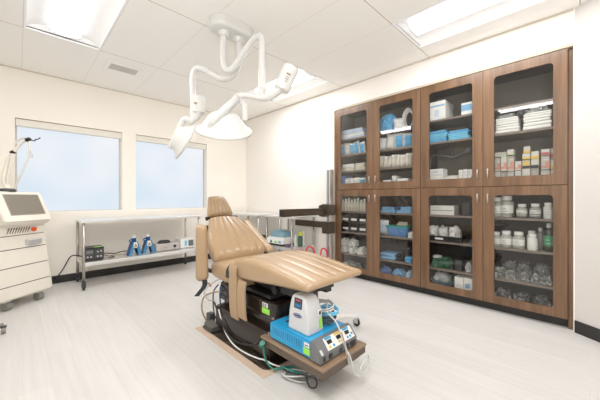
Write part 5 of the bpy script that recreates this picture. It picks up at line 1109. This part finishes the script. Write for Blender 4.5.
bottle('dark_bottle', 'dark bottle with green square mark at the right of the second shelf', 3.52, ypos(3, 0.94, 3.52), 0.64, 0.045, 0.26, mat('dark_smoky_plastic', (0.05, 0.055, 0.05), 0.2), M_lgrey, neck=0.4, lab=mat('dim_green', (0.05, 0.30, 0.12), 0.5))
t = thing('black_dome', 'black domed cover lying on the jars at the left of the second shelf', 'cover', (3.62, ypos(3, 0.10, 3.62), 0.64))
MB().lathe([(0, 0.0), (0.045, 0.0), (0.045, 0.19), (0.075, 0.20), (0.075, 0.215), (0.05, 0.235), (0, 0.245)], 24, M=Matrix.Translation((3.63, ypos(3, 0.10, 3.63), 0.642))).build('cover_body', M_blackgloss, t)
bagd('black glossy bag at the left of the fourth lower door\'s third shelf', 3, 0.05, 0.40, (0.12, 0.09, 0.16), M_blackgloss, 170, x=3.60, name='black_bag')
for k, (u, s_, dz) in enumerate([(0.10, 0.14, 0), (0.31, 0.15, 0), (0.53, 0.15, 0), (0.74, 0.14, 0), (0.92, 0.12, 0)]):
    bagd('%s crinkled clear bag in front on the fourth lower door\'s third shelf' % ORD[k], 3, u, 0.33, (0.15, s_ * 0.72, 0.105 - 0.004 * k), M_foil, 180 + k, group='crinkled clear bags', amp=0.45, x=3.50)
for k, u in enumerate((0.28, 0.55, 0.82)):
    bagd('%s crinkled clear bag in the rear row of the third shelf' % ['left', 'middle', 'right'][k], 3, u, 0.33, (0.16, 0.135, 0.16), M_foil, 190 + k, group='crinkled clear bags', amp=0.4, x=3.67)
for k, u in enumerate((0.18, 0.50, 0.82)):
    bagd('%s dull clear bag on the floor of the fourth lower door' % ['left', 'middle', 'right'][k], 3, u, 0.104, (0.17, 0.145, 0.11), mat('dull_film', (0.20, 0.195, 0.19), 0.15, 0.3, noise=(9, 0.5), bump=(30, 0.8), spec=0.9), 200 + k, group='dull clear bags', amp=0.4, x=3.52)

# added fill lamp behind the camera, bounced off the ceiling to brighten it
fl = bpy.data.lights.new('bounce_fill', 'AREA'); fl.shape = 'DISK'; fl.size = 0.5; fl.energy = 66; fl.color = (0.96, 0.98, 1.0)
fo = bpy.data.objects.new('bounce_fill', fl); COL.objects.link(fo); fo.location = (-0.5, -0.7, 1.5); fo.rotation_euler = (R_(148), 0, R_(-44))
# ------------------------------------------------------------------ world, camera, look
wd = bpy.data.worlds.new('world'); SC.world = wd; wd.use_nodes = True
wd.node_tree.nodes['Background'].inputs['Color'].default_value = (0.85, 0.92, 1, 1); wd.node_tree.nodes['Background'].inputs['Strength'].default_value = 0.6
cam = bpy.data.cameras.new('camera'); co = bpy.data.objects.new('camera', cam); COL.objects.link(co)
cam.sensor_width = 36; cam.lens = 36 * 286 / 600; cam.shift_y = -2 / 600; cam.clip_start = 0.02
co.location = CAMP; co.rotation_euler = (R_(90), 0, -R_(44.6)); SC.camera = co
SC.view_settings.view_transform = 'Standard'; SC.view_settings.look = 'None'; SC.view_settings.exposure = -0.08; SC.view_settings.gamma = 1.06
SC.cycles.max_bounces = 12; SC.cycles.diffuse_bounces = 7; SC.cycles.transparent_max_bounces = 12
SC.cycles.sample_clamp_indirect = 8
